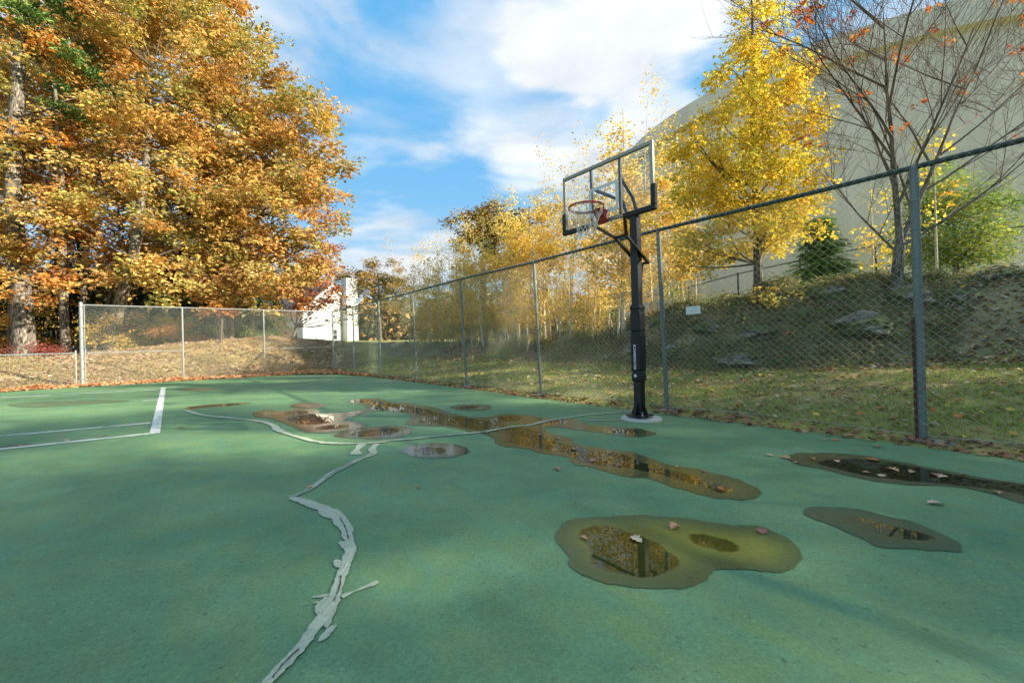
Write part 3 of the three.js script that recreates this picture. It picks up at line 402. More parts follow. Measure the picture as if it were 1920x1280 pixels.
  for (const [z, z2] of [[-3.76, -3.66], [-3.27, -3.50]]) part('upper_arm', merge([beam([bxx(4.70), 3.42, bz(z)], [bxx(5.30), 3.33, bz(z2 + (z2 < -3.6 ? 0 : 0.02))], 0.040), beam([bxx(5.30), 3.335, bz(z2 + (z2 < -3.6 ? 0 : 0.02))], [bxx(5.46), 3.08, bz(z2)], 0.040)]), M.black, h);
  for (const [z, z2] of [[-3.74, -3.675], [-3.22, -3.485]]) part('lower_arm', merge([beam([bxx(4.70), 2.88, bz(z)], [bxx(5.12), 2.75, bz(z2)], 0.040), beam([bxx(5.11), 2.755, bz(z2)], [bxx(5.70), 2.40, bz(z2)], 0.040)]), M.black, h);
  part('arm_crossbar', beam([bxx(5.12), 2.75, bz(-3.69)], [bxx(5.12), 2.75, bz(-3.47)], 0.042), M.black, h);
  part('arm_crossbar', beam([bxx(5.69), 2.41, bz(-3.69)], [bxx(5.69), 2.41, bz(-3.47)], 0.034), M.black, h);
  part('height_actuator', merge([bar([bxx(5.68), 2.41, 0], [bxx(5.62), 2.12, 0], 0.016, 10), bar([bxx(5.625), 2.14, 0], [bxx(5.595), 1.92, 0], 0.024, 10), box(0.08, 0.05, 0.05, bxx(5.58), 1.93, 0)]), M.black, h);
  // rim, bracket, net
  const red = std({ color: lin(0.34, 0.025, 0.018), roughness: 0.35 }), rr = 0.2286, ry = 2.995 - 0, rx = bx - 0.025 - 0.15 - rr, rz = bzc;
  const rim = part('rim', new THREE.TorusGeometry(rr, 0.0095, 10, 48).rotateX(Math.PI / 2).translate(rx, ry, rz), red, h);
  part('under_ring', new THREE.TorusGeometry(rr + 0.004, 0.0055, 8, 48, Math.PI * 2).rotateX(Math.PI / 2).translate(rx, ry - 0.02, rz), red, rim);
  { const sh = new THREE.Shape([new THREE.Vector2(0, 0.015), new THREE.Vector2(0.16, 0.02), new THREE.Vector2(0.16, -0.155), new THREE.Vector2(0.13, -0.165)]); const g = new THREE.ExtrudeGeometry(sh, { depth: 0.13, bevelEnabled: true, bevelSize: 0.004, bevelThickness: 0.004, bevelSegments: 1 }).translate(rx + rr - 0.02, ry, rz - 0.065); part('rim_bracket', g, red, rim);
    for (const s of [-1, 1]) part('rim_brace', beam([rx + rr + 0.04, ry, rz + s * 0.06], [rx + rr * 0.72, ry, rz + s * rr * 0.70], 0.014), red, rim); }
  { const strands = [], rowsN = 6, loops = 12, rad = (k) => [0.226, 0.205, 0.172, 0.145, 0.128, 0.124, 0.128][k], r = rnd(4);
    const pt = (k, a) => V(rx + Math.cos(a) * rad(k), ry - 0.012 - k * 0.066 + (r() - 0.5) * 0.012, rz + Math.sin(a) * rad(k));
    const grid = []; for (let k = 0; k <= rowsN; k++) { grid.push([]); for (let i = 0; i < loops; i++) grid[k].push(pt(k, (i + (k & 1) * 0.5) / loops * Math.PI * 2)); }
    for (let k = 0; k < rowsN; k++) for (let i = 0; i < loops; i++) { const o = k & 1 ? [i, (i + 1) % loops] : [i, (i + loops - 1) % loops]; for (const j of o) strands.push(tube([grid[k][i], grid[k][i].clone().lerp(grid[k + 1][j], 0.5).add(V(0, -0.004, 0)), grid[k + 1][j]], 0.0032, 5, false)); }
    part('net', merge(strands), std({ color: lin(0.55, 0.55, 0.50), roughness: 0.9 }), h); }
  const base = struct('hoop_footing', new THREE.CylinderGeometry(0.30, 0.305, 0.03, 40).translate(px + 0.01, 0.0055, pz + 0.02), std({ color: lin(0.62, 0.62, 0.56), map: speck, bumpMap: grit, bumpScale: 0.003, roughness: 0.9 }), 'round pale concrete footing under the hoop pole');
}


// ---------------------------------------------------------------- tank, house
{
  const t = thing('water_tank', 'huge round grey concrete tank with a projecting rim band', 'water tank', [38.1, 0, -8.4]);
  const wallTex = texture(512, (u, v) => { const s = fbm(u * 30, v * 2, 4), m = fbm(u * 6 + 3, v * 6, 4), k = 0.94 + 0.10 * (s - 0.5) + 0.12 * (m - 0.5); return [k, k * 0.995, k * 0.97]; });
  const wt = wallTex.clone(); wt.repeat.set(8, 1); wt.needsUpdate = true;
  const cm = std({ color: lin(0.75, 0.75, 0.665), map: wt, roughness: 0.9 });
  const R = 15, top = 14.75;
  part('wall', new THREE.CylinderGeometry(R, R, top - 1.0 - 1.5, 160, 1, true).translate(0, (top - 1.0 + 1.5) / 2, 0), cm, t);
  part('rim_band', new THREE.LatheGeometry([[R - 0.3, top - 1.15], [R + 0.28, top - 1.15], [R + 0.32, top - 1.1], [R + 0.32, top - 0.04], [R + 0.26, top], [R - 0.4, top]].map(([x, y]) => new THREE.Vector2(x, y)), 160), cm, t);
  part('roof', new THREE.SphereGeometry(60, 64, 6, 0, Math.PI * 2, 0, Math.asin((R - 0.2) / 60)).translate(0, top - 0.1 - 60 * Math.cos(Math.asin((R - 0.2) / 60)), 0), cm, t);
  // dark security fence in front of the tank
  const f = thing('security_fence', 'thin black wire fence standing at the foot of the grey tank', 'fence', [0, 0, 0]);
  const at = (a) => { const x = 38.1 - Math.cos(a) * 18.2, z = -8.4 + Math.sin(a) * 18.2; return V(x, height(x, z), z); };
  const pts = []; for (let a = -0.35; a <= 0.95; a += 0.13) pts.push(at(a));
  pts.forEach((p) => part('post', bar([p.x, p.y - 0.2, p.z], [p.x, p.y + 2.05, p.z], 0.035), M.black, f));
  part('top_rail', tube(pts.map((p) => V(p.x, p.y + 2.0, p.z)), 0.024, 6), M.black, f);
  part('bottom_rail', tube(pts.map((p) => V(p.x, p.y + 0.12, p.z)), 0.016, 6), M.black, f);
}
{
  const C = V(12.24, 1.9, -54.84), h = thing('house', 'white gabled house with tall square chimney seen past the corner of the fence', 'house', [C.x, C.y, C.z]);
  h.rotation.y = -(-20) * Math.PI / 180;          // local x along the gable wall, local z out of it
  const siding = std({ color: lin(0.78, 0.79, 0.80), map: speck, roughness: 0.75 }), roofM = std({ color: lin(0.13, 0.13, 0.135), map: speck, roughness: 0.95 }), trim = std({ color: lin(0.82, 0.82, 0.82), roughness: 0.6 }), dark = std({ color: lin(0.02, 0.025, 0.03), roughness: 0.1 });
  const Wd = 8, L = 13, e = 4.25, ap = 7.45, bd = [];
  const sh = new THREE.Shape([[0, -1.5], [Wd, -1.5], [Wd, e], [Wd / 2, ap], [0, e]].map(([x, y]) => new THREE.Vector2(x, y)));
  part('wall', new THREE.ExtrudeGeometry(sh, { depth: L, bevelEnabled: false }).translate(0, 0, -L), siding, h);
  for (let k = 0; k < 26; k++) { const y = -0.2 + k * 0.29; if (y > ap - 0.3) break; const w0 = y > e ? (y - e) / (ap - e) * Wd / 2 : 0; bd.push(box(Wd - 2 * w0 - 0.1, 0.025, 0.03, Wd / 2, y, 0.004, 0.004)); }
  for (let k = 0; k < 15; k++) bd.push(box(0.03, 0.025, L - 0.1, -0.004, -0.2 + k * 0.29, -L / 2, 0.004));
  part('clapboards', merge(bd), siding, h).userData.kind = 'stuff';
  const sl = Math.atan2(ap - e, Wd / 2), len = Math.hypot(ap - e, Wd / 2) + 0.45, roof = new THREE.Group(); roof.name = 'roof'; h.add(roof);
  for (const s of [-1, 1]) { const g = box(len, 0.14, L + 0.6, 0, 0, 0, 0.02); g.rotateZ(-s * sl); g.translate(Wd / 2 + s * (Math.cos(sl) * (len / 2)), ap + 0.09 - Math.sin(sl) * len / 2, -L / 2); part('roof_slope', g, roofM, roof);
    const r = box(len, 0.2, 0.04, 0, 0, 0, 0.01); r.rotateZ(-s * sl); r.translate(Wd / 2 + s * (Math.cos(sl) * (len / 2)), ap - 0.06 - Math.sin(sl) * len / 2, 0.28); part('rake_board', r, trim, roof); }
  const ch = part('chimney', box(1.75, 9.9, 1.0, 6.5, 3.4, 0.52, 0.02), siding, h); part('chimney_cap', box(1.9, 0.14, 1.15, 6.5, 8.42, 0.52, 0.02), trim, ch);
  const win = (x, y, w, hh, side) => { const p = new THREE.Group(); p.name = 'window'; h.add(p); if (side) { p.position.set(-0.01, y, -x); p.rotation.y = -Math.PI / 2; } else p.position.set(x, y, 0.01); part('pane', box(w, hh, 0.04, 0, 0, 0.0), dark, p); part('frame', merge([box(w + 0.2, 0.1, 0.08, 0, hh / 2 + 0.05, 0), box(w + 0.2, 0.1, 0.08, 0, -hh / 2 - 0.05, 0), box(0.1, hh, 0.08, -w / 2 - 0.05, 0, 0), box(0.1, hh, 0.08, w / 2 + 0.05, 0, 0), box(w, 0.05, 0.06, 0, 0, 0.01)]), trim, p); };
  win(4.35, 0.95, 0.75, 1.3); win(7.7, 1.0, 0.3, 0.9);
  win(1.6, 0.8, 0.9, 1.0, true); win(4.8, 0.8, 1.2, 0.9, true); win(9.4, 0.8, 1.2, 0.9, true);
}

// ---------------------------------------------------------------- leaves, clusters, trees
// one leaf lying in x (length) and z (width), folded along its midrib
const LEAF = {
  oak: [[0, 0], [0.16, 0.13], [0.26, 0.30], [0.36, 0.16], [0.52, 0.38], [0.62, 0.18], [0.80, 0.24], [1, 0]],
  maple: [[0, 0], [0.05, 0.34], [0.26, 0.26], [0.40, 0.52], [0.52, 0.22], [0.74, 0.22], [1, 0]],
  aspen: [[0, 0], [0.16, 0.36], [0.5, 0.46], [0.82, 0.26], [1, 0]],
  simple: [[0, 0], [0.35, 0.26], [0.72, 0.2], [1, 0]],
};
function leafInto(out, kind, m, curl, c) {
  const P = LEAF[kind], q = V(0, 0, 0), put = (x, y, z) => { q.set(x, y, z).applyMatrix4(m); out.pos.push(q.x, q.y, q.z); out.col.push(c[0], c[1], c[2]); };
  for (const s of [-1, 1]) for (let i = 0; i < P.length - 1; i++) {
    const [x0, z0] = P[i], [x1, z1] = P[i + 1], mid = 0.45, fy = (x, z) => curl * (Math.abs(z) * 0.9 - (x - 0.5) * (x - 0.5) * 0.8);
    const a = [x0, fy(x0, z0), s * z0], b = [x1, fy(x1, z1), s * z1], k = [mid, fy(mid, 0), 0];
    if (s > 0) { put(...k); put(...a); put(...b); } else { put(...k); put(...b); put(...a); }
  }
}
function finish(out) { const g = new THREE.BufferGeometry(); g.setAttribute('position', new THREE.Float32BufferAttribute(out.pos, 3)); g.setAttribute('color', new THREE.Float32BufferAttribute(out.col, 3)); g.computeVertexNormals(); return g; }
function cluster(kind, n, len, spread, flat, seed, droop = 0.5) {
  const r = rnd(seed), out = { pos: [], col: [] }, m = new THREE.Matrix4(), e = new THREE.Euler();
  for (let i = 0; i < n; i++) {
    const a = r() * 6.283, d = Math.pow(r(), 0.6) * spread, y = (r() - 0.5) * 2 * spread * flat, s = len * (0.5 + 0.8 * r());
    e.set((r() - 0.5) * 1.7, -a + (r() - 0.5) * 1.6, -droop * r() * 1.6 + 0.35, 'YXZ'); m.makeRotationFromEuler(e); m.scale(V(s, s, s)); m.setPosition(Math.cos(a) * d, y, Math.sin(a) * d);
    const k = 0.78 + 0.44 * r(), t = (r() - 0.5) * 0.18; leafInto(out, kind, m, 0.35 + 0.5 * r(), [k * (1 + t), k, k * (1 - t)]);
  }
  return finish(out);
}
const CL = { oak: [1, 2, 3].map((s) => cluster('oak', 12, 0.23, 0.42, 0.42, s)), oakFar: [1, 2].map((s) => cluster('simple', 16, 0.26, 0.62, 0.55, s + 10)), aspen: [1, 2, 3].map((s) => cluster('aspen', 12, 0.082, 0.21, 0.8, s + 20, 0.9)), aspenThin: [1, 2].map((s) => cluster('aspen', 7, 0.078, 0.26, 0.9, s + 30, 0.9)), maple: [1, 2].map((s) => cluster('maple', 5, 0.12, 0.14, 0.7, s + 40, 0.9)), shrub: [1, 2].map((s) => cluster('simple', 16, 0.09, 0.24, 0.7, s + 50)), birch: [1, 2].map((s) => cluster('simple', 8, 0.09, 0.27, 0.9, s + 55)) };
function needleSpray(len, n, seed, droop) { const r = rnd(seed), out = { pos: [], col: [] }, m = new THREE.Matrix4(), e = new THREE.Euler(); for (let i = 0; i < n; i++) { const t = i / n, a = (r() - 0.5) * 2.2 * (1 - t * 0.5), s = len * (0.25 + 0.25 * r()); e.set(0, a, (r() - 0.5) * 0.9 - droop * t, 'YXZ'); m.makeRotationFromEuler(e); m.scale(V(s, s * 0.5, s * 0.42)); m.setPosition(t * len, -droop * t * t * len * 0.5, 0); const k = 0.75 + 0.5 * r(); leafInto(out, 'simple', m, 0.2, [k, k, k]); } return finish(out); }
CL.hemlock = [1, 2].map((s) => needleSpray(0.75, 16, s + 60, 0.5)); CL.pine = [1, 2].map((s) => cluster('simple', 22, 0.22, 0.30, 0.7, s + 70, 0.2)); CL.spruce = [1, 2].map((s) => needleSpray(0.42, 18, s + 80, 0.3));
// pine needles are thin
for (const g of CL.pine) { }

function instanced(name, geo, mat, list, parent) {       // list of [x, y, z, scale, rotX, rotY, rotZ, [r, g, b]]
  const im = new THREE.InstancedMesh(geo, mat, list.length), m = new THREE.Matrix4(), e = new THREE.Euler(), c = new THREE.Color(), q = V(0, 0, 0);
  im.name = parent === scene ? numbered(name) : name;
  list.forEach(([x, y, z, s, a, b, d, col], i) => { e.set(a, b, d, 'YXZ'); m.makeRotationFromEuler(e); m.scale(q.set(s, s, s)); m.setPosition(x, y, z); im.setMatrixAt(i, m); im.setColorAt(i, c.setRGB(...col)); });
  im.castShadow = im.receiveShadow = true; parent.add(im); return im;
}
const PAL = {
  oak: [[0.59, 0.38, 0.09], [0.65, 0.43, 0.11], [0.55, 0.31, 0.075], [0.58, 0.46, 0.11], [0.40, 0.38, 0.10], [0.66, 0.39, 0.12], [0.62, 0.47, 0.16], [0.44, 0.25, 0.075], [0.36, 0.34, 0.08]],
  oakRed: [[0.50, 0.19, 0.035], [0.54, 0.22, 0.04], [0.42, 0.14, 0.03], [0.52, 0.27, 0.045], [0.34, 0.10, 0.045]],
  oakGreen: [[0.20, 0.19, 0.03], [0.28, 0.20, 0.03], [0.34, 0.20, 0.03], [0.16, 0.17, 0.03]],
  oakBrown: [[0.20, 0.12, 0.035], [0.26, 0.14, 0.03], [0.16, 0.12, 0.03], [0.32, 0.17, 0.03]],
  aspen: [[0.88, 0.66, 0.05], [0.84, 0.66, 0.06], [0.80, 0.53, 0.04], [0.68, 0.62, 0.07], [0.90, 0.72, 0.09]],
  gold: [[0.82, 0.60, 0.10], [0.78, 0.53, 0.08], [0.72, 0.50, 0.09], [0.66, 0.57, 0.13], [0.84, 0.68, 0.18]],
  hemlock: [[0.045, 0.085, 0.03], [0.06, 0.11, 0.035], [0.035, 0.07, 0.03]],
  pine: [[0.11, 0.20, 0.05], [0.09, 0.17, 0.05], [0.14, 0.22, 0.06]],
  spruce: [[0.19, 0.36, 0.06], [0.24, 0.42, 0.07], [0.15, 0.29, 0.05]],
  greenYellow: [[0.26, 0.38, 0.07], [0.33, 0.43, 0.08], [0.42, 0.42, 0.07], [0.18, 0.30, 0.06]],
  maple: [[0.66, 0.22, 0.05], [0.68, 0.28, 0.05], [0.40, 0.10, 0.04], [0.60, 0.18, 0.04]],
};
const pick = (r, a) => a[Math.floor(r() * a.length)];
// broadleaf tree: trunk path in world metres [x, y, z, radius], crown made of lobes [x, y, z, width, height]
function tree(o) {
  const r = rnd(o.seed), [bx, by, bz] = o.trunk[0], t = thing(o.name, o.label, o.category ?? 'tree', [bx, by, bz], o.group);
  const path = o.trunk.map(([x, y, z]) => V(x - bx, y - by, z - bz)), rad = o.trunk.map((p) => p[3]);
  const curve = new THREE.CatmullRomCurve3(path), N = o.trunk.length * 5, tp = curve.getPoints(N), tr = tp.map((_, i) => { const k = i / N * (rad.length - 1), a = Math.min(Math.floor(k), rad.length - 2); return mix(rad[a], rad[a + 1], k - a) * (i === 0 ? 1.35 : i === 1 ? 1.12 : 1); });
  tp[0].y -= 0.25;
  part('trunk', tube(tp, tr, o.sides ?? 10), o.bark ?? M.bark, t);
  const limbs = [], lists = o.leaf.map(() => []), shades = o.palette;
  for (const [lx, ly, lz, w, h] of o.lobes) {
    const n = Math.max(3, Math.round(o.density * w * w * h));
    for (let i = 0; i < n; i++) {
      let dx, dy, dz; do { dx = r() * 2 - 1; dy = r() * 2 - 1; dz = r() * 2 - 1; } while (dx * dx + dy * dy + dz * dz > 1);
      const d = Math.hypot(dx, dy, dz) || 1, k = Math.pow(d, o.shell ?? 0.55) / d, c = V(lx - bx + dx * k * w, ly - by + dy * k * h, lz - bz + dz * k * w);
      if (r() < (o.limbs ?? 0.35) && (o.fine || limbs.length < 140)) {
        const dist = Math.hypot(c.x - tp[N].x, c.z - tp[N].z); let best = tp[N], bi = N, bd = 1e9; for (let q = Math.floor(N * (o.firstLimb ?? 0.3)); q <= N; q++) { const e = Math.abs(tp[q].y - (c.y - 0.55 * dist)); if (e < bd) { bd = e; best = tp[q]; bi = q; } }
        const mid = best.clone().lerp(c, 0.5).add(V((r() - 0.5) * 0.8, -0.08 * best.distanceTo(c) + (r() - 0.5) * 0.5, (r() - 0.5) * 0.8)), L = best.distanceTo(c), r0 = Math.min(tr[bi] * 0.55, 0.012 + 0.011 * L) * (o.limbWidth ?? 1);
        const cc = new THREE.QuadraticBezierCurve3(best, mid, c).getPoints(6); limbs.push(tube(cc, cc.map((_, q) => mix(r0, 0.006, q / 6)), 5, false));
      }
      const base = pick(r, shades), tone = 0.82 + 0.36 * r();
      for (let q = 0; q < o.per; q++) {
        const g = () => (r() + r() + r() - 1.5) * 1.1, col = r() < 0.3 ? pick(r, shades) : base, v = tone * (0.85 + 0.3 * r());
        lists[Math.floor(r() * lists.length)].push([c.x + g() * o.clump, c.y + g() * o.clump * 0.55, c.z + g() * o.clump, (o.scale ?? 1) * (0.75 + 0.5 * r()), (r() - 0.5) * 0.8, r() * 6.283, (r() - 0.5) * 0.8, [col[0] * v, col[1] * v, col[2] * v]]);
      }
    }
  }
  if (o.fine && limbs.length) part('branches', merge(limbs), o.limbMat ?? o.bark ?? M.bark, t).userData.kind = 'stuff'; else limbs.forEach((g) => part('branch', g, o.limbMat ?? o.bark ?? M.bark, t));
  lists.forEach((l, i) => { if (l.length) instanced('crown', o.leaf[i], o.mat ?? M.leaf, l, t).userData.kind = 'stuff'; });
  return t;
}
function conifer(o) {     // whorls of drooping boughs
  const r = rnd(o.seed), [x, y, z] = o.at, t = thing(o.name, o.label, 'tree', [x, y, z], o.group), H = o.height, lists = o.leaf.map(() => []), limbs = [];
  part('trunk', tube([V(0, -0.2, 0), V(0.03, H * 0.5, 0.02), V(0, H, 0)], [o.r, o.r * 0.6, 0.01], 8), M.bark, t);
  for (let i = 0; i < o.boughs; i++) {
    const k = Math.pow(r(), o.even ?? 0.8), yy = mix(o.from * H, H * 0.98, k), reach = o.width * Math.pow(1 - (yy - o.from * H) / (H * (1 - o.from)), o.taper ?? 0.8) * (0.65 + 0.5 * r()) + 0.08, a = r() * 6.283, sag = o.sag ?? 0.25;
    const p = (f) => V(Math.cos(a) * reach * f, yy + (o.rise ?? 0) * reach * f - sag * reach * f * f, Math.sin(a) * reach * f);
    if (r() < 0.6) limbs.push(tube([p(0), p(0.5), p(1)], [0.012 + 0.01 * reach, 0.012, 0.004], 4, false));
    const n = Math.max(2, Math.round(reach / o.step)); for (let q = 0; q < n; q++) { const f = (q + 0.3 + 0.7 * r()) / n, c = p(f), v = 0.75 + 0.5 * r(), col = pick(r, o.palette); lists[Math.floor(r() * lists.length)].push([c.x + (r() - 0.5) * 0.12, c.y + (r() - 0.5) * 0.1, c.z + (r() - 0.5) * 0.12, (o.scale ?? 1) * (0.7 + 0.5 * r()), (r() - 0.5) * 0.5, -a + (r() - 0.5) * 1.5, -0.15 + (r() - 0.5) * 0.4, [col[0] * v, col[1] * v, col[2] * v]]); }
  }
  part('branches', merge(limbs), M.bark, t).userData.kind = 'stuff'; lists.forEach((l, i) => instanced('crown', o.leaf[i], M.needle, l, t).userData.kind = 'stuff'); return t;
}

const LOBES = {
 oakR: [[4.3, 18.2, -30.1, 2.5, 2.6], [2.7, 22.6, -32.8, 1.9, 2.1], [6.4, 14.6, -28.5, 2.2, 2.7], [6.8, 9.9, -27.5, 2.2, 2.3], [4.4, 9.3, -28.1, 2.9, 2.6], [2.7, 14.7, -31.5, 3.4, 3.7], [2.2, 8.0, -29.4, 2.5, 2.2], [6.0, 6.8, -27.5, 2.0, 1.3], [5.5, 13.0, -30.5, 2.8, 3.2], [7.2, 16.6, -27.8, 1.0, 1.4], [3.6, 5.7, -28.2, 2.5, 1.4], [7.9, 12.1, -27.2, 1.1, 1.7], [1.8, 4.8, -29.0, 1.8, 0.9], [3.7, 4.3, -27.5, 1.8, 0.8], [5.4, 4.9, -26.7, 1.6, 0.8]],
 oakM: [[-0.1, 18.1, -30.6, 3.1, 3.1], [-1.3, 12.4, -30.3, 3.2, 2.7], [0.2, 8.9, -28.4, 2.6, 2.0], [-2.1, 7.8, -29.0, 2.2, 1.5], [-1.7, 21.9, -32.6, 3.5, 2.5], [1.2, 21.7, -31.4, 2.1, 2.0], [-0.5, 6.2, -28.3, 2.0, 1.3], [-3.5, 16.3, -34.1, 2.5, 2.5], [-0.3, 4.3, -27.5, 1.6, 0.7], [-1.7, 5.0, -28.1, 1.3, 0.6]],
 oakL: [[-5.2, 15.9, -31.5, 2.2, 2.5], [-4.5, 11.7, -31.6, 2.3, 2.0], [-6.0, 8.7, -31.0, 2.1, 2.1], [-4.6, 6.8, -29.8, 1.8, 1.4], [-3.6, 8.4, -30.3, 1.6, 1.6], [-7.3, 12.9, -33.3, 2.2, 3.0], [-6.1, 5.5, -31.0, 1.8, 1.2], [-3.4, 18.0, -31.4, 1.7, 2.3], [-3.9, 4.9, -29.2, 1.3, 0.7], [-6.0, 3.8, -30.3, 1.3, 0.6]],
 oakB: [[-2.2, 21.9, -44.6, 6.9, 8.6], [-6.6, 25.4, -49.6, 6.2, 7.1], [3.8, 22.6, -39.6, 4.8, 7.3], [0.7, 14.9, -43.6, 6.2, 4.9], [-8.6, 15.7, -50.0, 5.2, 5.2], [5.5, 12.5, -39.6, 3.6, 4.5]],
 oakO: [[-9.3, 19.5, -37.6, 2.7, 4.8], [-9.7, 12.3, -37.9, 2.7, 4.5]],
 redS: [[8.6, 9.5, -31.8, 1.4, 1.8], [7.8, 6.6, -31.2, 1.7, 1.1], [6.9, 5.8, -31.9, 1.5, 0.9], [8.4, 4.5, -29.4, 1.1, 1.0], [7.5, 4.7, -31.5, 1.7, 0.8], [8.9, 3.4, -29.0, 0.9, 0.8], [6.5, 4.2, -32.3, 1.5, 0.8]],
 bgoak: [[23.3, 12.9, -32.6, 2.4, 2.1], [26.0, 12.1, -31.7, 3.0, 3.0], [22.1, 12.4, -33.6, 1.8, 1.6], [24.6, 13.9, -31.5, 2.1, 1.6], [24.7, 10.0, -32.8, 3.2, 2.7], [28.3, 12.3, -31.1, 2.2, 2.7]],
 houseoak: [[21.4, 9.5, -57.6, 3.0, 2.3], [23.9, 8.9, -54.2, 2.6, 2.8], [22.9, 11.3, -56.3, 3.4, 1.9], [25.1, 9.9, -53.2, 1.6, 2.2], [20.4, 10.2, -61.1, 2.4, 2.0]],
 asp1: [[12.2, 9.4, -4.0, 0.8, 0.9], [11.8, 7.9, -4.2, 1.2, 0.8], [11.3, 6.4, -4.5, 1.5, 0.8], [12.4, 6.4, -3.9, 1.3, 0.9], [11.8, 5.1, -4.3, 1.8, 0.8], [10.4, 5.0, -5.0, 0.8, 0.7], [12.7, 5.3, -3.4, 1.0, 0.7], [11.3, 3.7, -4.4, 1.5, 0.6], [12.7, 4.1, -3.6, 1.0, 0.7], [10.8, 3.5, -4.8, 0.8, 0.6], [12.4, 10.2, -4.0, 0.6, 0.9], [12.5, 8.1, -3.9, 0.9, 1.0]],
 asp2: [[12.0, 7.9, -8.2, 0.7, 0.9], [11.7, 6.5, -8.4, 1.1, 0.9], [11.9, 5.1, -7.8, 1.2, 1.1], [11.4, 4.7, -8.7, 1.3, 1.1], [12.5, 6.4, -7.5, 0.7, 1.1], [11.2, 5.8, -9.5, 0.9, 0.9], [12.2, 4.9, -6.8, 0.8, 1.0]],
 asp3: [[12.5, 5.7, -13.0, 1.2, 1.2], [12.2, 5.3, -14.5, 1.2, 1.1], [12.7, 6.7, -12.2, 1.0, 1.0], [12.6, 5.0, -11.6, 1.1, 1.3], [12.3, 4.1, -13.2, 1.4, 1.2]],
 maple: [],
 arb: [[19.2, 4.5, -0.9, 1.4, 1.2], [19.1, 5.6, -1.2, 0.9, 1.0], [19.4, 3.7, -0.5, 0.9, 0.6], [18.6, 4.0, -1.5, 0.7, 0.7]],
};
const oakLeaf = CL.oak, D0 = 1;
// -- wood on the bank
tree({ name: 'oak_tree', label: 'tallest spreading golden oak reaching over towards the white house', seed: 101, trunk: [[2.2, 1.9, -30.7, 0.30], [2.3, 5, -30.6, 0.26], [2.9, 10, -31, 0.2], [3.8, 16, -31.5, 0.12], [4.2, 22, -32, 0.04]], lobes: LOBES.oakR, density: 1.75, per: 10, clump: 0.75, leaf: oakLeaf, palette: PAL.oak, bark: M.paleBark, scale: 1.15, limbs: 0.16, limbWidth: 1.2 });
tree({ name: 'oak_tree', label: 'golden oak with a pale trunk leaning above the tall silver fence', seed: 102, trunk: [[-2.7, 1.3, -30.2, 0.30], [-2.2, 3.5, -29.6, 0.27], [-1.5, 6.4, -28.6, 0.22], [-1.0, 11, -29, 0.16], [-0.6, 17, -30, 0.05]], lobes: LOBES.oakM, density: 2.0, per: 10, clump: 0.65, leaf: oakLeaf, palette: PAL.oak, bark: M.paleBark, limbs: 0.16, limbWidth: 1.2 });
tree({ name: 'oak_tree', label: 'orange oak with low boughs hanging over the low silver fence', seed: 103, trunk: [[-4.3, 1.2, -30.9, 0.2], [-4.3, 5, -30.6, 0.18], [-4.2, 10, -30, 0.13], [-4.4, 16, -30, 0.04]], lobes: LOBES.oakL, density: 2.5, per: 10, clump: 0.6, leaf: oakLeaf, palette: PAL.oak.concat([[0.60, 0.25, 0.05], [0.6, 0.27, 0.04]]), bark: M.paleBark, limbs: 0.4 });
tree({ name: 'oak_tree', label: 'shaded golden oak standing behind the front row of the wood', seed: 104, trunk: [[-1.5, 1.4, -42, 0.35], [-1, 8, -42, 0.3], [0, 16, -42, 0.2], [1, 24, -42, 0.05]], lobes: LOBES.oakB, mat: M.litter, density: 0.09, per: 14, clump: 1.6, leaf: CL.oakFar, palette: PAL.oak.concat(PAL.oakGreen), scale: 1.3, limbs: 0.5 });
tree({ name: 'oak_tree', label: 'golden oak at the outer edge of the wood beyond the low fence', seed: 105, trunk: [[-8.6, 1, -31, 0.3], [-8.8, 8, -31, 0.2], [-9, 15, -31, 0.05]], lobes: LOBES.oakO, density: 1.2, per: 9, clump: 0.9, leaf: oakLeaf, palette: PAL.oak, limbs: 0.3 });
tree({ name: 'red_maple', label: 'small russet maple drooping in front of the white house gable', seed: 106, trunk: [[7.0, 1.6, -35, 0.12], [7.6, 4, -35, 0.09], [8.4, 8, -35, 0.03]], lobes: LOBES.redS, density: 3.5, per: 7, clump: 0.5, leaf: oakLeaf, palette: PAL.oakRed, limbs: 0.5, scale: 0.9 });
// slim trunks in the wood, each with a thin crown
[[-3.9, 1.3, -31.8, 0.15, 0.5, 'straight pale trunk'], [-3.5, 1.4, -32.8, 0.12, 1.9, 'thin leaning trunk'], [2.8, 1.9, -31.5, 0.16, 0.3, 'slim pale trunk'], [-0.2, 1.5, -33.5, 0.11, -0.6, 'dark slender trunk'], [-6.6, 1.1, -33, 0.10, 0.3, 'twiggy grey trunk'], [1.2, 1.7, -34, 0.13, 0.4, 'straight dark trunk'], [-2.2, 1.4, -35, 0.12, -0.3, 'knotty trunk'], [4.4, 1.9, -35, 0.12, 0.5, 'short-boled trunk']].forEach(([x, y, z, r, dx, what], i) => {
  const g = height(x, z);
  tree({ name: 'forest_tree', label: `young oak with a ${what} in the wood behind the fence`, group: 'slim trees in the wood', seed: 130 + i, trunk: [[x, g, z, r], [x + dx * 0.4, g + 3.5, z, r * 0.85], [x + dx, g + 8, z, r * 0.5], [x + dx, g + 11, z, 0.02]], lobes: [[x + dx, g + 8.5, z, 1.7, 2.4], [x + dx * 0.7 + 0.6, g + 5.6, z + 0.6, 1.1, 0.7]], density: 0.9, per: 6, clump: 0.5, leaf: oakLeaf, palette: i % 2 ? PAL.oak : PAL.oakRed, bark: i % 3 === 1 ? M.bark : M.paleBark, limbs: 0.6 });
});
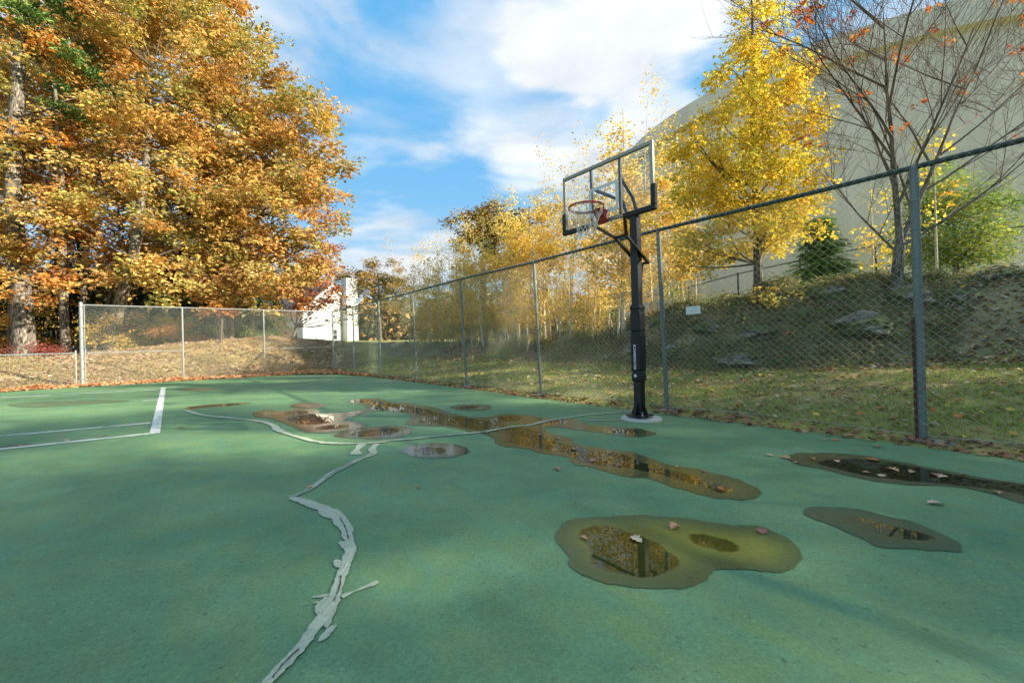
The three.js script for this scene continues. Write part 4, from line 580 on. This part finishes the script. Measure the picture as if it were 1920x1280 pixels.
// white pine with a big bare trunk
{
  const t = tree({ name: 'pine_tree', label: 'tall pine with thick bare grey trunk behind the low fence', seed: 110, trunk: [[-5.65, 1.0, -30.7, 0.42], [-5.7, 4, -30.7, 0.36], [-5.9, 9, -30.7, 0.30], [-5.6, 16, -30.7, 0.22], [-5.3, 21, -30.7, 0.05]], lobes: [[-4.2, 16.6, -30, 1.7, 1.3], [-3.6, 14.8, -29.6, 1.3, 0.7], [-6.6, 17.5, -30, 1.8, 1.2], [-4.6, 19.5, -30.5, 1.6, 1.2], [-3.9, 13.0, -29.8, 1.0, 0.6]], density: 2.2, per: 7, clump: 0.45, leaf: CL.pine, palette: PAL.pine, mat: M.needle, limbs: 0.5, bark: M.greyBark, sides: 16, firstLimb: 0.5 });
}
// hemlocks deep in the wood
[[0.6, -36, 11, 2.6], [2.6, -37, 9.5, 2.4], [-1.6, -38, 12, 2.8], [4.2, -39, 8, 2.2], [-5, -37, 8, 2.4], [-8, -36, 9, 2.5], [6.0, -41, 7, 2.0]].forEach(([x, z, h, w], i) => conifer({ name: 'hemlock_tree', label: 'dark green hemlock in the shade of the wood', group: 'hemlocks in the wood', seed: 150 + i, at: [x, height(x, z), z], height: h, width: w, r: 0.16, from: 0.06, boughs: 230, step: 0.45, leaf: CL.hemlock, palette: PAL.hemlock, scale: 1.25, sag: 0.35, taper: 0.7 }));
// undergrowth of the wood
[[-6.6, -29.0, 0.8, 0.35, [[0.30, 0.06, 0.05], [0.26, 0.07, 0.05]], 'crimson leaved shrub beside the pine trunk'], [-4.9, -28.9, 0.8, 0.3, [[0.34, 0.06, 0.05], [0.30, 0.09, 0.06]], 'low crimson shrub right of the pine trunk'], [-7.6, -29.3, 0.9, 0.8, PAL.spruce, 'green shrub behind the low fence'], [-1.0, -31.4, 1.2, 1.2, [[0.30, 0.30, 0.04], [0.44, 0.38, 0.05]], 'yellow green bush beyond the tall fence'], [0.3, -31.8, 1.1, 0.9, [[0.56, 0.22, 0.03], [0.6, 0.28, 0.04]], 'bright orange bush at the foot of the wood'], [-3.0, -34, 1.6, 1.5, PAL.gold, 'golden bush among the thin trunks'], [-7.5, -34, 1.8, 1.8, PAL.oakRed, 'russet bush deep behind the low fence'], [-5.2, -34.5, 1.6, 1.7, PAL.gold, 'golden bush behind the pine'], [2.2, -34, 1.4, 1.2, PAL.hemlock, 'dark green bush below the big oak'], [-1.9, -33.2, 1.2, 1.3, PAL.oakRed, 'orange leaved bush between leaning trunks'], [1.2, -36, 1.5, 1.6, PAL.hemlock, 'dark evergreen bush deep under the oak']].forEach(([x, z, w, h, pal, label], i) => {
  const y = height(x, z); tree({ name: 'shrub', label, category: 'shrub', seed: 170 + i, trunk: [[x, y, z, 0.03], [x + 0.05, y + h * 0.6, z, 0.02], [x, y + h * 1.1, z, 0.008]], lobes: [[x, y + h * 0.85, z, w, h * 0.8]], density: 9 / (w * h), per: 8, clump: 0.3, leaf: CL.shrub, palette: pal, limbs: 0.7, firstLimb: 0, scale: 1.3 });
});
[[-2.6, -29.2, 0.9, 1.1, PAL.gold, 'golden bush in front of the leaning trunk'], [0.9, -30.2, 0.9, 0.8, PAL.greenYellow, 'pale green bush before the slim trunks'], [-0.2, -29.6, 0.8, 0.7, [[0.6, 0.26, 0.05], [0.62, 0.33, 0.06]], 'rusty orange bush near the fence posts'], [-6.0, -32, 1.3, 1.6, [[0.62, 0.40, 0.06], [0.6, 0.3, 0.05]], 'amber bush behind the big pine trunk'], [-8.2, -31, 1.2, 1.5, PAL.gold, 'tall golden bush at the wood edge'], [5.2, -33, 1.2, 1.2, PAL.greenYellow, 'yellow green bush on the rise before the house'], [6.8, -36, 1.3, 1.5, PAL.oakRed, 'russet bush beside the house corner']].forEach(([x, z, w, h, pal, label], i) => {
  const y = height(x, z); tree({ name: 'shrub', label, category: 'shrub', seed: 270 + i, trunk: [[x, y, z, 0.03], [x + 0.05, y + h * 0.6, z, 0.02], [x, y + h * 1.1, z, 0.008]], lobes: [[x, y + h * 0.85, z, w, h * 0.8]], density: 9 / (w * h), per: 8, clump: 0.32, leaf: CL.shrub, palette: pal, limbs: 0.7, firstLimb: 0, scale: 1.3 });
});
// oak drooping spray in front of the fence top, part of the wood edge
tree({ name: 'oak_sapling', label: 'small orange oak sapling close behind the middle fence posts', seed: 190, trunk: [[2.0, 1.5, -27.5, 0.05], [2.05, 2.6, -27.4, 0.04], [2.2, 3.9, -27.3, 0.015]], lobes: [[2.1, 3.1, -27.2, 0.9, 0.55], [1.4, 3.7, -27.2, 0.7, 0.4]], density: 6, per: 5, clump: 0.3, leaf: oakLeaf, palette: [[0.62, 0.26, 0.06], [0.62, 0.3, 0.07]], scale: 0.8, limbs: 0.8 });

// -- trees beyond the side fence
tree({ name: 'aspen_tree', label: 'tall bright yellow aspen on the bank in front of the tank', seed: 201, trunk: [[11.94, 2.2, -4.1, 0.115], [11.95, 4.2, -4.1, 0.095], [11.9, 6.5, -4.1, 0.07], [12.0, 9.5, -4.1, 0.03], [12.0, 10.8, -4.1, 0.012]], lobes: LOBES.asp1, mat: M.thinLeaf, density: 20, per: 8, clump: 0.28, leaf: CL.aspen, palette: PAL.aspen, bark: M.paleBark, limbs: 0.2, shell: 0.8, firstLimb: 0.15 });
tree({ name: 'aspen_tree', label: 'thinning golden aspen rising behind the backboard', seed: 202, trunk: [[11.9, 1.6, -8.3, 0.08], [11.95, 4, -8.3, 0.06], [12, 7, -8.2, 0.035], [12.04, 9.2, -8.2, 0.01]], lobes: LOBES.asp2, mat: M.thinLeaf, density: 12, per: 6, clump: 0.32, leaf: CL.aspen, palette: PAL.gold, bark: M.birch, limbs: 0.16, shell: 0.8, firstLimb: 0.1 });
tree({ name: 'aspen_tree', label: 'orange gold aspen clump between the grove and the hoop', seed: 203, trunk: [[12.6, 1.4, -12.9, 0.07], [12.6, 3, -12.9, 0.05], [12.7, 6.5, -12.8, 0.015]], lobes: LOBES.asp3, mat: M.thinLeaf, density: 9, per: 6, clump: 0.36, leaf: CL.aspen, palette: PAL.gold, bark: M.birch, limbs: 0.16, shell: 0.8, firstLimb: 0.1, scale: 1.15 });
tree({ name: 'oak_tree', label: 'distant brown oak rising above the sapling grove', seed: 204, trunk: [[23.4, 1.4, -32.5, 0.35], [23.4, 7, -32.4, 0.28], [23.6, 13, -32.3, 0.06]], lobes: LOBES.bgoak, density: 1.2, per: 10, clump: 0.7, leaf: oakLeaf, palette: PAL.oakBrown.concat(PAL.oakGreen), limbs: 0.6, scale: 1.2, limbMat: M.twig });
tree({ name: 'oak_tree', label: 'distant olive and gold oak beside the white chimney', seed: 205, trunk: [[21.9, 1.9, -55, 0.35], [21.9, 6, -55, 0.28], [22.0, 11, -55, 0.06]], lobes: LOBES.houseoak, density: 0.9, per: 10, clump: 0.8, leaf: CL.oakFar, palette: PAL.oakGreen.concat([[0.4, 0.24, 0.03]]), limbs: 0.5 });
conifer({ name: 'spruce_tree', label: 'small bright green spruce at the top of the bank', seed: 206, at: [17.77, 2.65, -4.08], height: 2.75, width: 0.85, r: 0.05, from: 0.03, boughs: 420, step: 0.16, leaf: CL.spruce, palette: PAL.spruce, scale: 0.75, sag: -0.1, rise: 0.15, taper: 0.75 });
tree({ name: 'yew_tree', label: 'broad yellow green evergreen before the tank wall', seed: 207, trunk: [[19.3, 2.6, -0.9, 0.09], [19.3, 3.6, -0.9, 0.07], [19.25, 6.0, -0.9, 0.02]], lobes: LOBES.arb, density: 26, per: 9, clump: 0.4, scale: 1.2, leaf: CL.shrub, palette: PAL.greenYellow, limbs: 0.35, shell: 0.8, firstLimb: 0.05 });
tree({ name: 'aspen_sapling', label: 'thin yellow sapling standing left of the bare maple', seed: 208, trunk: [[15.9, 2.6, -2.4, 0.03], [15.95, 4, -2.4, 0.02], [15.9, 5.8, -2.4, 0.008]], lobes: [[15.95, 4.6, -2.2, 0.55, 1.1], [15.95, 3.5, -2.2, 0.5, 0.5]], density: 20, per: 5, clump: 0.3, leaf: CL.aspenThin, palette: PAL.aspen, limbs: 0.6, bark: M.birch, firstLimb: 0.1 });
tree({ name: 'aspen_sapling', label: 'slim yellow sapling close behind the bare maple stem', seed: 209, trunk: [[14.6, 2.5, -1.0, 0.03], [14.6, 4, -1.0, 0.02], [14.6, 6.1, -1.0, 0.008]], lobes: [[14.6, 4.8, -1.0, 0.5, 1.3]], density: 22, per: 5, clump: 0.22, leaf: CL.aspenThin, palette: PAL.aspen.concat(PAL.greenYellow), limbs: 0.6, bark: M.birch, firstLimb: 0.1 });
{ // yellow shrub on the bank edge under the aspen
  tree({ name: 'shrub', label: 'orange yellow sucker shrub at the foot of the tall aspen', category: 'shrub', seed: 211, trunk: [[11.9, 1.9, -3.4, 0.02], [11.9, 2.5, -3.4, 0.01], [11.9, 2.8, -3.4, 0.006]], lobes: [[11.75, 2.2, -3.5, 0.5, 0.35], [11.5, 2.0, -4.0, 0.4, 0.3]], density: 40, per: 5, clump: 0.16, leaf: CL.aspen, palette: PAL.gold.concat([[0.6, 0.2, 0.03]]), limbs: 0.5, firstLimb: 0 });
}
// bare maple: forking stems with long fine twigs and a few last leaves
{
  const r = rnd(301), b = V(12.57, 1.25, -1.51), t = thing('maple_tree', 'nearly bare maple with grey forked trunk and a few orange leaves', 'tree', [b.x, b.y, b.z]), wood = [], thin = [], leaves = [[], []];
  const grow = (p, dir, len, rad, depth) => {
    const n = 6, pts = [p.clone()], d = dir.clone(); const bend = V((r() - 0.5) * 0.35, 0.10 + 0.1 * r(), (r() - 0.5) * 0.35);
    for (let i = 0; i < n; i++) { d.addScaledVector(bend, 1 / n).addScaledVector(V(r() - 0.5, r() - 0.5, r() - 0.5), 0.13).normalize(); pts.push(pts[i].clone().addScaledVector(d, len / n)); }
    const end = depth >= 3 ? 0.0022 : depth === 0 ? 0.007 : rad * 0.3; (depth <= 1 ? wood : thin).push(tube(pts, pts.map((_, i) => mix(rad, end, i / n)), depth < 1 ? 12 : depth < 2 ? 8 : depth < 3 ? 5 : 4, false));
    if (depth >= 4 || len < 0.3) { if (r() < 0.045) { const q = pts[n]; for (let k = 0; k < 1 + r() * 2; k++) leaves[Math.floor(r() * 2)].push([q.x + (r() - 0.5) * 0.15, q.y - 0.08 * r(), q.z + (r() - 0.5) * 0.15, 0.6 + 0.5 * r(), (r() - 0.5), r() * 6.28, (r() - 0.5), pick(r, PAL.maple)]); } return; }
    const kids = depth === 0 ? 8 : depth === 1 ? 6 : depth === 2 ? 5 : 4;
    for (let k = 0; k < kids; k++) { const f = depth === 0 ? 0.12 + 0.85 * (k + r() * 0.6) / kids : 0.2 + 0.8 * (k + r()) / kids, i = Math.min(n - 1, Math.floor(f * n)), q = pts[i].clone().lerp(pts[i + 1], f * n - i), ax = V(r() - 0.5, (r() - 0.5) * 0.3, r() - 0.5).normalize(), nd = d.clone().addScaledVector(ax, 0.62 + 0.35 * r()).normalize(); nd.y = Math.max(nd.y, 0.45); grow(q, nd.normalize(), len * (depth === 0 ? 0.62 : 0.58 + 0.12 * r()), Math.max(rad * (0.50 - 0.02 * depth) * (1 - 0.35 * f), 0.004), depth + 1); }
  };
  const fork = V(0.1, 1.95, 0.08); wood.push(tube([V(0, -0.35, 0), V(0, 0, 0), V(-0.02, 0.7, 0.02), V(0.04, 1.4, 0.03), fork], [0.2, 0.13, 0.11, 0.105, 0.10], 14, false));
  grow(fork, V(-0.06, 1, -0.10).normalize(), 5.2, 0.075, 0); grow(fork, V(0.36, 1, 0.30).normalize(), 5.0, 0.06, 0); grow(fork.clone().setY(1.7), V(-0.3, 0.8, -0.55).normalize(), 2.6, 0.03, 1); grow(fork.clone().setY(1.9), V(0.35, 0.6, 0.85).normalize(), 3.0, 0.032, 1);
  part('trunk', merge(wood), M.greyBark, t); part('branches', merge(thin), M.twig, t).userData.kind = 'stuff'; leaves.forEach((l, i) => l.length && (instanced('crown', CL.maple[i], M.leaf, l, t).userData.kind = 'stuff'));
}
// sapling grove: a few kinds built once, then copied
{
  const kinds = [];
  for (let k = 0; k < 5; k++) {
    const r = rnd(400 + k), lx = (r() - 0.5) * 1.4, H = 5.0 + 0.4 * k, trunk = [[0, 0, 0, 0.027 + 0.004 * k], [lx * 0.1, H * 0.3, 0.12 - 0.05 * k, 0.018 + 0.003 * k], [lx * 0.9, H * 0.65, -0.1, 0.014], [lx, H, 0.05, 0.005]];
    const lobes = []; for (let i = 0; i < 6; i++) { const f = 0.25 + 0.73 * i / 5; lobes.push([lx * f + (r() - 0.5) * 0.5, H * f, (r() - 0.5) * 0.5, 0.58 - 0.06 * i, 0.46]); }
    const s = tree({ name: 'birch_sapling', label: 'slim white stemmed sapling with yellow leaves in the crowded grove', group: 'saplings of the grove beyond the side fence', seed: 420 + k, trunk, lobes, mat: M.thinLeaf, density: 62 - 6 * k, per: 4, clump: 0.24, fine: true, leaf: k % 2 ? CL.aspenThin : CL.birch, palette: PAL.gold, bark: M.birch, limbs: 0.3, firstLimb: 0.15, shell: 0.8, sides: 6, limbMat: M.birch });
    kinds.push(s);
  }
  const r = rnd(450), spots = [];
  for (let i = 0; i < 112; i++) { const f = i / 112, z = mix(-6.3, -27, Math.pow(f, 0.85)) + (r() - 0.5) * 0.8, x = mix(11.3, 12.4, f) + Math.pow(r(), 1.3) * 3.6 - (z < -15 ? 0.0 : 0.2); spots.push([x, z]); }
  spots.forEach(([x, z], i) => {
    const src = kinds[i % 5], c = i < 5 ? src : src.clone(); if (i >= 5) { c.name = numbered('birch_sapling'); scene.add(c); c.userData = { ...src.userData }; }
    c.position.set(x, height(x, z), z); const s = 0.62 + 0.6 * r(); c.scale.set(s, s * (0.9 + 0.25 * r()), s); c.rotation.set((r() - 0.5) * 0.28, r() * 6.28, (r() - 0.5) * 0.28);
  });
}
// low bushes along the foot of the grove
{
  const r = rnd(470); for (let i = 0; i < 16; i++) { const z = mix(-6.5, -25, i / 16) + (r() - 0.5) * 0.6, x = 11.6 + r() * 1.6, y = height(x, z), w = 0.55 + 0.5 * r(), h = 0.5 + 0.5 * r();
    tree({ name: 'grove_bush', label: 'low yellow olive bush at the foot of the white stemmed saplings', category: 'shrub', group: 'bushes under the grove', seed: 480 + i, trunk: [[x, y, z, 0.02], [x, y + h * 0.6, z, 0.012], [x, y + h, z, 0.006]], lobes: [[x, y + h * 0.8, z, w, h * 0.75]], density: 8 / (w * h), per: 6, clump: 0.25, leaf: CL.shrub, palette: i % 2 ? PAL.gold : PAL.greenYellow.concat(PAL.gold), limbs: 0.5, firstLimb: 0, fine: true }); }
}
// tall oaks standing off to the side of the court, between it and the sun
[[-15, 25, 17], [-8.5, 28, 18.5], [-1.5, 27, 18.5], [5.0, 29, 19], [-22, 28, 18]].forEach(([v, u, H], i) => {
  const x = u * 0.643 + v * 0.766, z = u * 0.766 - v * 0.643, w = 4.0;
  tree({ name: 'roadside_oak', label: 'tall oak standing past the end of the side fence, shading the court', group: 'oaks shading the court', seed: 500 + i, trunk: [[x, height(x, z), z, 0.3], [x, H * 0.4, z, 0.24], [x + 0.4, H * 0.95, z, 0.04]], lobes: [[x, H - 3.2, z, w * 0.8, 3.2], [x - 1.5, H - 6.5, z + 1.5, w, 3.4], [x + 1.5, H - 7, z - 1.5, w, 3.2], [x, H - 10.5, z, w * 0.9, 3]], mat: M.litter, density: 0.62, per: 11, clump: 0.85, leaf: CL.oakFar, palette: PAL.oak, limbs: 0.5, scale: 1.0 });
});

// ---------------------------------------------------------------- far wood, rocks, grass, litter, fallen leaves
{
  const r = rnd(600), l = [[], []];
  for (let i = 0; i < 5200; i++) { const az = mix(-0.5, 1.15, r()), d = mix(75, 120, r()), x = Math.sin(az) * d, z = -Math.cos(az) * d, top = (az < 0.30 ? 13 : 7.5) * (0.55 + 0.6 * noise(az * 22, 5)), y = 1.5 + top * Math.pow(r(), 0.8), c = pick(r, PAL.oakGreen.concat(PAL.oakBrown, PAL.oak.slice(0, 2))), v = 0.6 + 0.5 * r(); l[i & 1].push([x, y, z, 3.4 + 1.8 * r(), r(), r() * 6.28, r(), [c[0] * v, c[1] * v, c[2] * v]]); }
  const g = new THREE.Group(); g.name = 'distant_wood'; g.userData = { kind: 'stuff', label: 'distant autumn wood closing the view beyond the house', category: 'wood' }; scene.add(g);
  l.forEach((q, i) => { instanced('foliage', CL.oakFar[i], M.litter, q, g).userData.kind = 'stuff'; });
}
{ // rock ledges in the bank, each its own stone
  const rockTex = texture(512, (u, v) => { const a = tiled(u, v, 7, 5), b = tiled(u, v, 40, 3), moss = smooth(0.52, 0.66, tiled(u + 0.3, v + 0.7, 5, 4)), k = 0.45 + 0.5 * (a - 0.5) + 0.4 * (b - 0.5); return [mix(k, 0.30, moss * 0.7), mix(k * 1.0, 0.36, moss * 0.7), mix(k * 0.92, 0.17, moss * 0.7)]; });
  M.rock = std({ color: lin(1, 1, 0.96), map: rockTex, bumpMap: rockTex, bumpScale: 0.04, roughness: 1 });
  const rock = (x, y, z, sx, sy, sz, seed, label) => {
    const g = new THREE.IcosahedronGeometry(1, 5), p = g.attributes.position, v = V(0, 0, 0);
    for (let i = 0; i < p.count; i++) { v.fromBufferAttribute(p, i); const n = fbm(v.x * 1.5 + seed, v.y * 2.6 + v.z * 1.3 + seed * 2, 4), st = Math.floor(v.y * 4 + n * 2) * 0.06, q = 0.66 + 0.62 * n + st * 0.4; p.setXYZ(i, v.x * q * sx, v.y * q * sy, v.z * q * sz); }
    g.deleteAttribute('uv'); g.deleteAttribute('normal'); g.computeVertexNormals(); const uv = []; for (let i = 0; i < p.count; i++) uv.push((p.getX(i) * 0.5 + p.getZ(i)) * 0.6, p.getY(i) * 0.9 + p.getX(i) * 0.3); g.setAttribute('uv', new THREE.Float32BufferAttribute(uv, 2));
    const m = part('rock_ledge', g, M.rock, scene); m.position.set(x, y, z); m.rotation.y = seed * 1.3; tag(m, label, 'rock', 'rocks in the bank beyond the side fence'); return m;
  };
  const r = rnd(610);
  for (let i = 0; i < 15; i++) { const z = mix(1.6, -9.5, i / 15) + (r() - 0.5) * 0.6, xt = bankX(z), f = r(), x = xt - 1.75 + f * 1.5, y = height(x, z); rock(x + 0.1, y - 0.12, z, 0.32 + 0.3 * r(), 0.2 + 0.2 * r(), 0.35 + 0.45 * r(), i + 1, 'mossy grey ledge of rock in the bank behind the mesh fence'); }
}
// single leaf shapes for litter and grass tufts
function single(kind, curl, seed) { const out = { pos: [], col: [] }, m = new THREE.Matrix4().makeTranslation(-0.5, 0, 0); leafInto(out, kind, m, curl, [1, 1, 1]); return finish(out); }
const FALLEN = [single('oak', 0.35, 1), single('oak', 0.6, 2), single('maple', 0.4, 3), single('aspen', 0.2, 4)];
function tuft(n, h, seed) { const r = rnd(seed), out = { pos: [], col: [] }; for (let i = 0; i < n; i++) { const a = r() * 6.283, d = r() * 0.05, l = h * (0.5 + 0.7 * r()), b = 0.5 + 0.9 * r(), x = Math.cos(a) * d, z = Math.sin(a) * d, w = 0.0035, k = 0.7 + 0.6 * r(), px = -Math.sin(a) * w, pz = Math.cos(a) * w, mx = x + Math.cos(a) * l * b * 0.25, mz = z + Math.sin(a) * l * b * 0.25, tx = x + Math.cos(a) * l * b * 0.75, tz = z + Math.sin(a) * l * b * 0.75; out.pos.push(x - px, 0, z - pz, x + px, 0, z + pz, mx, l * 0.6, mz, x + px, 0, z + pz, mx + px, l * 0.6, mz + pz, mx, l * 0.6, mz, mx, l * 0.6, mz, mx + px, l * 0.6, mz + pz, tx, l * 0.8, tz); for (let q = 0; q < 9; q++) out.col.push(k, k, k * 0.9); } return finish(out); }
{
  const r = rnd(620), T = [tuft(11, 0.085, 1), tuft(9, 0.11, 2)], l = [[], []];
  for (let i = 0; i < 34000; i++) {
    const z = mix(4, -24, Math.pow(r(), 1.4)), xt = bankX(z) - 2.0, x = r() < 0.86 ? mix(6.45, xt + 0.3, r()) : mix(xt + 2.0, xt + 6, r()); if (r() < 0.75 * smooth(0.5, 0.68, fbm(x * 1.3, z * 1.3, 4)) || x < 6.62 && r() < 0.7) continue;
    const v = 0.75 + 0.5 * r(), c = r() < 0.22 ? [0.40, 0.34, 0.14] : [0.28, 0.36, 0.09]; l[i & 1].push([x, height(x, z) - 0.005, z, (0.6 + 0.6 * r()), 0, r() * 6.28, 0, [c[0] * v, c[1] * v, c[2] * v]]);
  }
  for (let i = 0; i < 5000; i++) { const x = mix(-7, 9, r()), z = mix(-22.6, -30, r()), c = [0.36, 0.29, 0.12], v = 0.6 + 0.6 * r(); if (fbm(x, z, 3) < 0.5) continue; l[i & 1].push([x, height(x, z), z, 1 + r(), 0, r() * 6.28, 0, [c[0] * v, c[1] * v, c[2] * v]]); }
  const g = new THREE.Group(); g.name = 'grass'; g.userData = { kind: 'stuff', label: 'short rough grass on the strip beyond the side fence', category: 'grass' }; scene.add(g); l.forEach((q, i) => { instanced('grass_tufts', T[i], leafMatGrass(), q, g).userData.kind = 'stuff'; });
}
function leafMatGrass() { return M.grass ??= leafMat(0.25); }
{ // leaf litter
  const r = rnd(630), l = [[], [], [], []], cols = [[0.36, 0.20, 0.10], [0.42, 0.26, 0.13], [0.30, 0.14, 0.07], [0.48, 0.33, 0.18], [0.25, 0.13, 0.07], [0.46, 0.36, 0.24], [0.56, 0.46, 0.34]], bright = [[0.60, 0.44, 0.06], [0.5, 0.14, 0.03], [0.58, 0.36, 0.05]];
  const put = (x, z, s, pal, lift = 0.012) => { const c = pick(r, pal), v = 0.7 + 0.6 * r(); l[Math.floor(r() * 4)].push([x, Math.max(height(x, z), x < 6.1 && z > -21 ? 0.0 : -1) + lift + 0.02 * r(), z, s * (0.7 + 0.6 * r()), (r() - 0.5) * 0.9, r() * 6.28, (r() - 0.5) * 0.9, [c[0] * v, c[1] * v, c[2] * v]]); };
  for (let i = 0; i < 4600; i++) { const z = mix(3, -22, Math.pow(r(), 1.2)), x = mix(6.5, bankX(z) - 1.6, Math.pow(r(), 0.75)); put(x, z, 0.085, r() < 0.25 ? bright : cols, 0.03); }
  for (let i = 0; i < 12000; i++) { const z = mix(3, -20, r()), xt = bankX(z), x = mix(xt - 2.4, xt + 1.2, r()); put(x, z, 0.10, r() < 0.12 ? bright : cols.concat([[0.2, 0.1, 0.07], [0.58, 0.50, 0.38], [0.5, 0.44, 0.3]])); }
  for (let i = 0; i < 1500; i++) { const z = mix(3, -19, r()), x = 6.06 + Math.pow(r(), 1.5) * 0.55; put(x, z, 0.08, [[0.20, 0.08, 0.05], [0.28, 0.13, 0.07], [0.34, 0.2, 0.1]], 0.02); }
  for (let i = 0; i < 15000; i++) { const x = mix(-9, 8.5, r()), z = mix(-21.6, -30.5, r()); put(x, z, 0.11, cols); }
  for (let i = 0; i < 7500; i++) { const x = mix(-9, 6.4, r()), k = Math.pow(r(), 1.3), z = mix(-21.9, -20.9 + (x > 3.2 ? (x - 3.2) * 0.55 : 0), k) - 0.25 + 0.15 * noise(x * 2, 1); put(x, z, 0.12, [[0.56, 0.27, 0.12], [0.60, 0.33, 0.16], [0.46, 0.20, 0.09], [0.58, 0.38, 0.2]], 0.015 + 0.10 * (1 - Math.abs(k - 0.4)) * noise(x * 1.3, 7)); }
  for (let i = 0; i < 1400; i++) { const x = 6.3 - Math.pow(r(), 1.6) * 1.6, z = -21.6 + Math.pow(r(), 1.4) * 4.6; if (x < 4.6 + (z + 21.5) * 0.35) continue; put(x, z, 0.12, [[0.56, 0.27, 0.12], [0.60, 0.33, 0.16], [0.46, 0.20, 0.09]], 0.02); }
  const g = new THREE.Group(); g.name = 'leaf_litter'; g.userData = { kind: 'stuff', label: 'fallen leaves strewn over grass, bank and fence line', category: 'leaf litter' }; scene.add(g); l.forEach((q, i) => { instanced('leaves', FALLEN[i], M.litter, q, g).userData.kind = 'stuff'; });
}
{ // green growth on the bank: ferns and ivy
  const r = rnd(640), l = [[], []]; for (let i = 0; i < 6500; i++) { const z = mix(3, -15, r()), xt = bankX(z), x = xt - 2.1 + 2.3 * r(); if (fbm(x * 0.8 + 4, z * 0.8, 3) < 0.44) continue; const c = pick(r, [[0.23, 0.30, 0.09], [0.31, 0.35, 0.10], [0.36, 0.33, 0.12], [0.15, 0.19, 0.07], [0.32, 0.26, 0.14]]); l[i & 1].push([x - 0.05, height(x, z) + 0.03, z, 0.5 + 0.5 * r(), (r() - 0.5), r() * 6.28, (r() - 0.5) * 0.8, c]); }
  const g = new THREE.Group(); g.name = 'ground_cover'; g.userData = { kind: 'stuff', label: 'low green ground cover among the rocks of the bank', category: 'ground cover' }; scene.add(g); l.forEach((q, i) => { instanced('foliage', CL.shrub[i], M.leaf, q, g).userData.kind = 'stuff'; });
}
// dead stems and brush along the grove's foot
{
  const r = rnd(650), stems = []; for (let i = 0; i < 420; i++) { const z = mix(-6.0, -24, r()), x = mix(10.4, 13.5, r()), y = height(x, z), h = 0.5 + 1.0 * r(), a = V(x, y - 0.05, z), b = V(x + (r() - 0.5) * 0.7, y + h, z + (r() - 0.5) * 0.7); stems.push(tube([a, a.clone().lerp(b, 0.5).add(V((r() - 0.5) * 0.15, 0.05, (r() - 0.5) * 0.15)), b], [0.007, 0.005, 0.002], 4, false)); }
  const m = part('brush', merge(stems), std({ color: lin(0.24, 0.19, 0.13), roughness: 1 }), scene); m.userData.kind = 'stuff'; tag(m, 'dry brush and dead stems at the foot of the grove', 'brush');
}
// single fallen leaves on the court
{
  const r = rnd(660), pal = [[0.42, 0.22, 0.13], [0.50, 0.30, 0.18], [0.34, 0.16, 0.09], [0.55, 0.38, 0.26], [0.56, 0.20, 0.04]], names = ['curled tan', 'pale brown', 'dark brown', 'washed out pinkish', 'bright orange'];
  LEAF_SPOTS.forEach(([x, z, s], i) => {
    const kind = i % 7 === 6 ? 'maple' : 'oak', k = [16, 7, 24].includes(i) ? 4 : i % 4, out = { pos: [], col: [] }, c = pal[k].map((v) => v * (0.85 + 0.3 * r())), len = 0.085 * Math.min(s, 1.3);
    const m = new THREE.Matrix4().makeRotationY(r() * 6.283).multiply(new THREE.Matrix4().makeRotationX((r() - 0.5) * 0.5)).scale(V(len, len, len)).multiply(new THREE.Matrix4().makeTranslation(-0.5, 0.16, 0)); leafInto(out, kind, m, 0.15 + 0.35 * r(), c);
    const stem = new THREE.Matrix4(); const g = finish(out); g.computeBoundingBox(); g.translate(0, -g.boundingBox.min.y + 0.001, 0); const o = part('fallen_leaf', g, M.litter, scene); o.position.set(x, 0.009, z);
    tag(o, `${names[k]} fallen ${kind} leaf lying on the green court`, 'leaf', 'single leaves on the court');
  });
}
renderer.render(scene, camera);
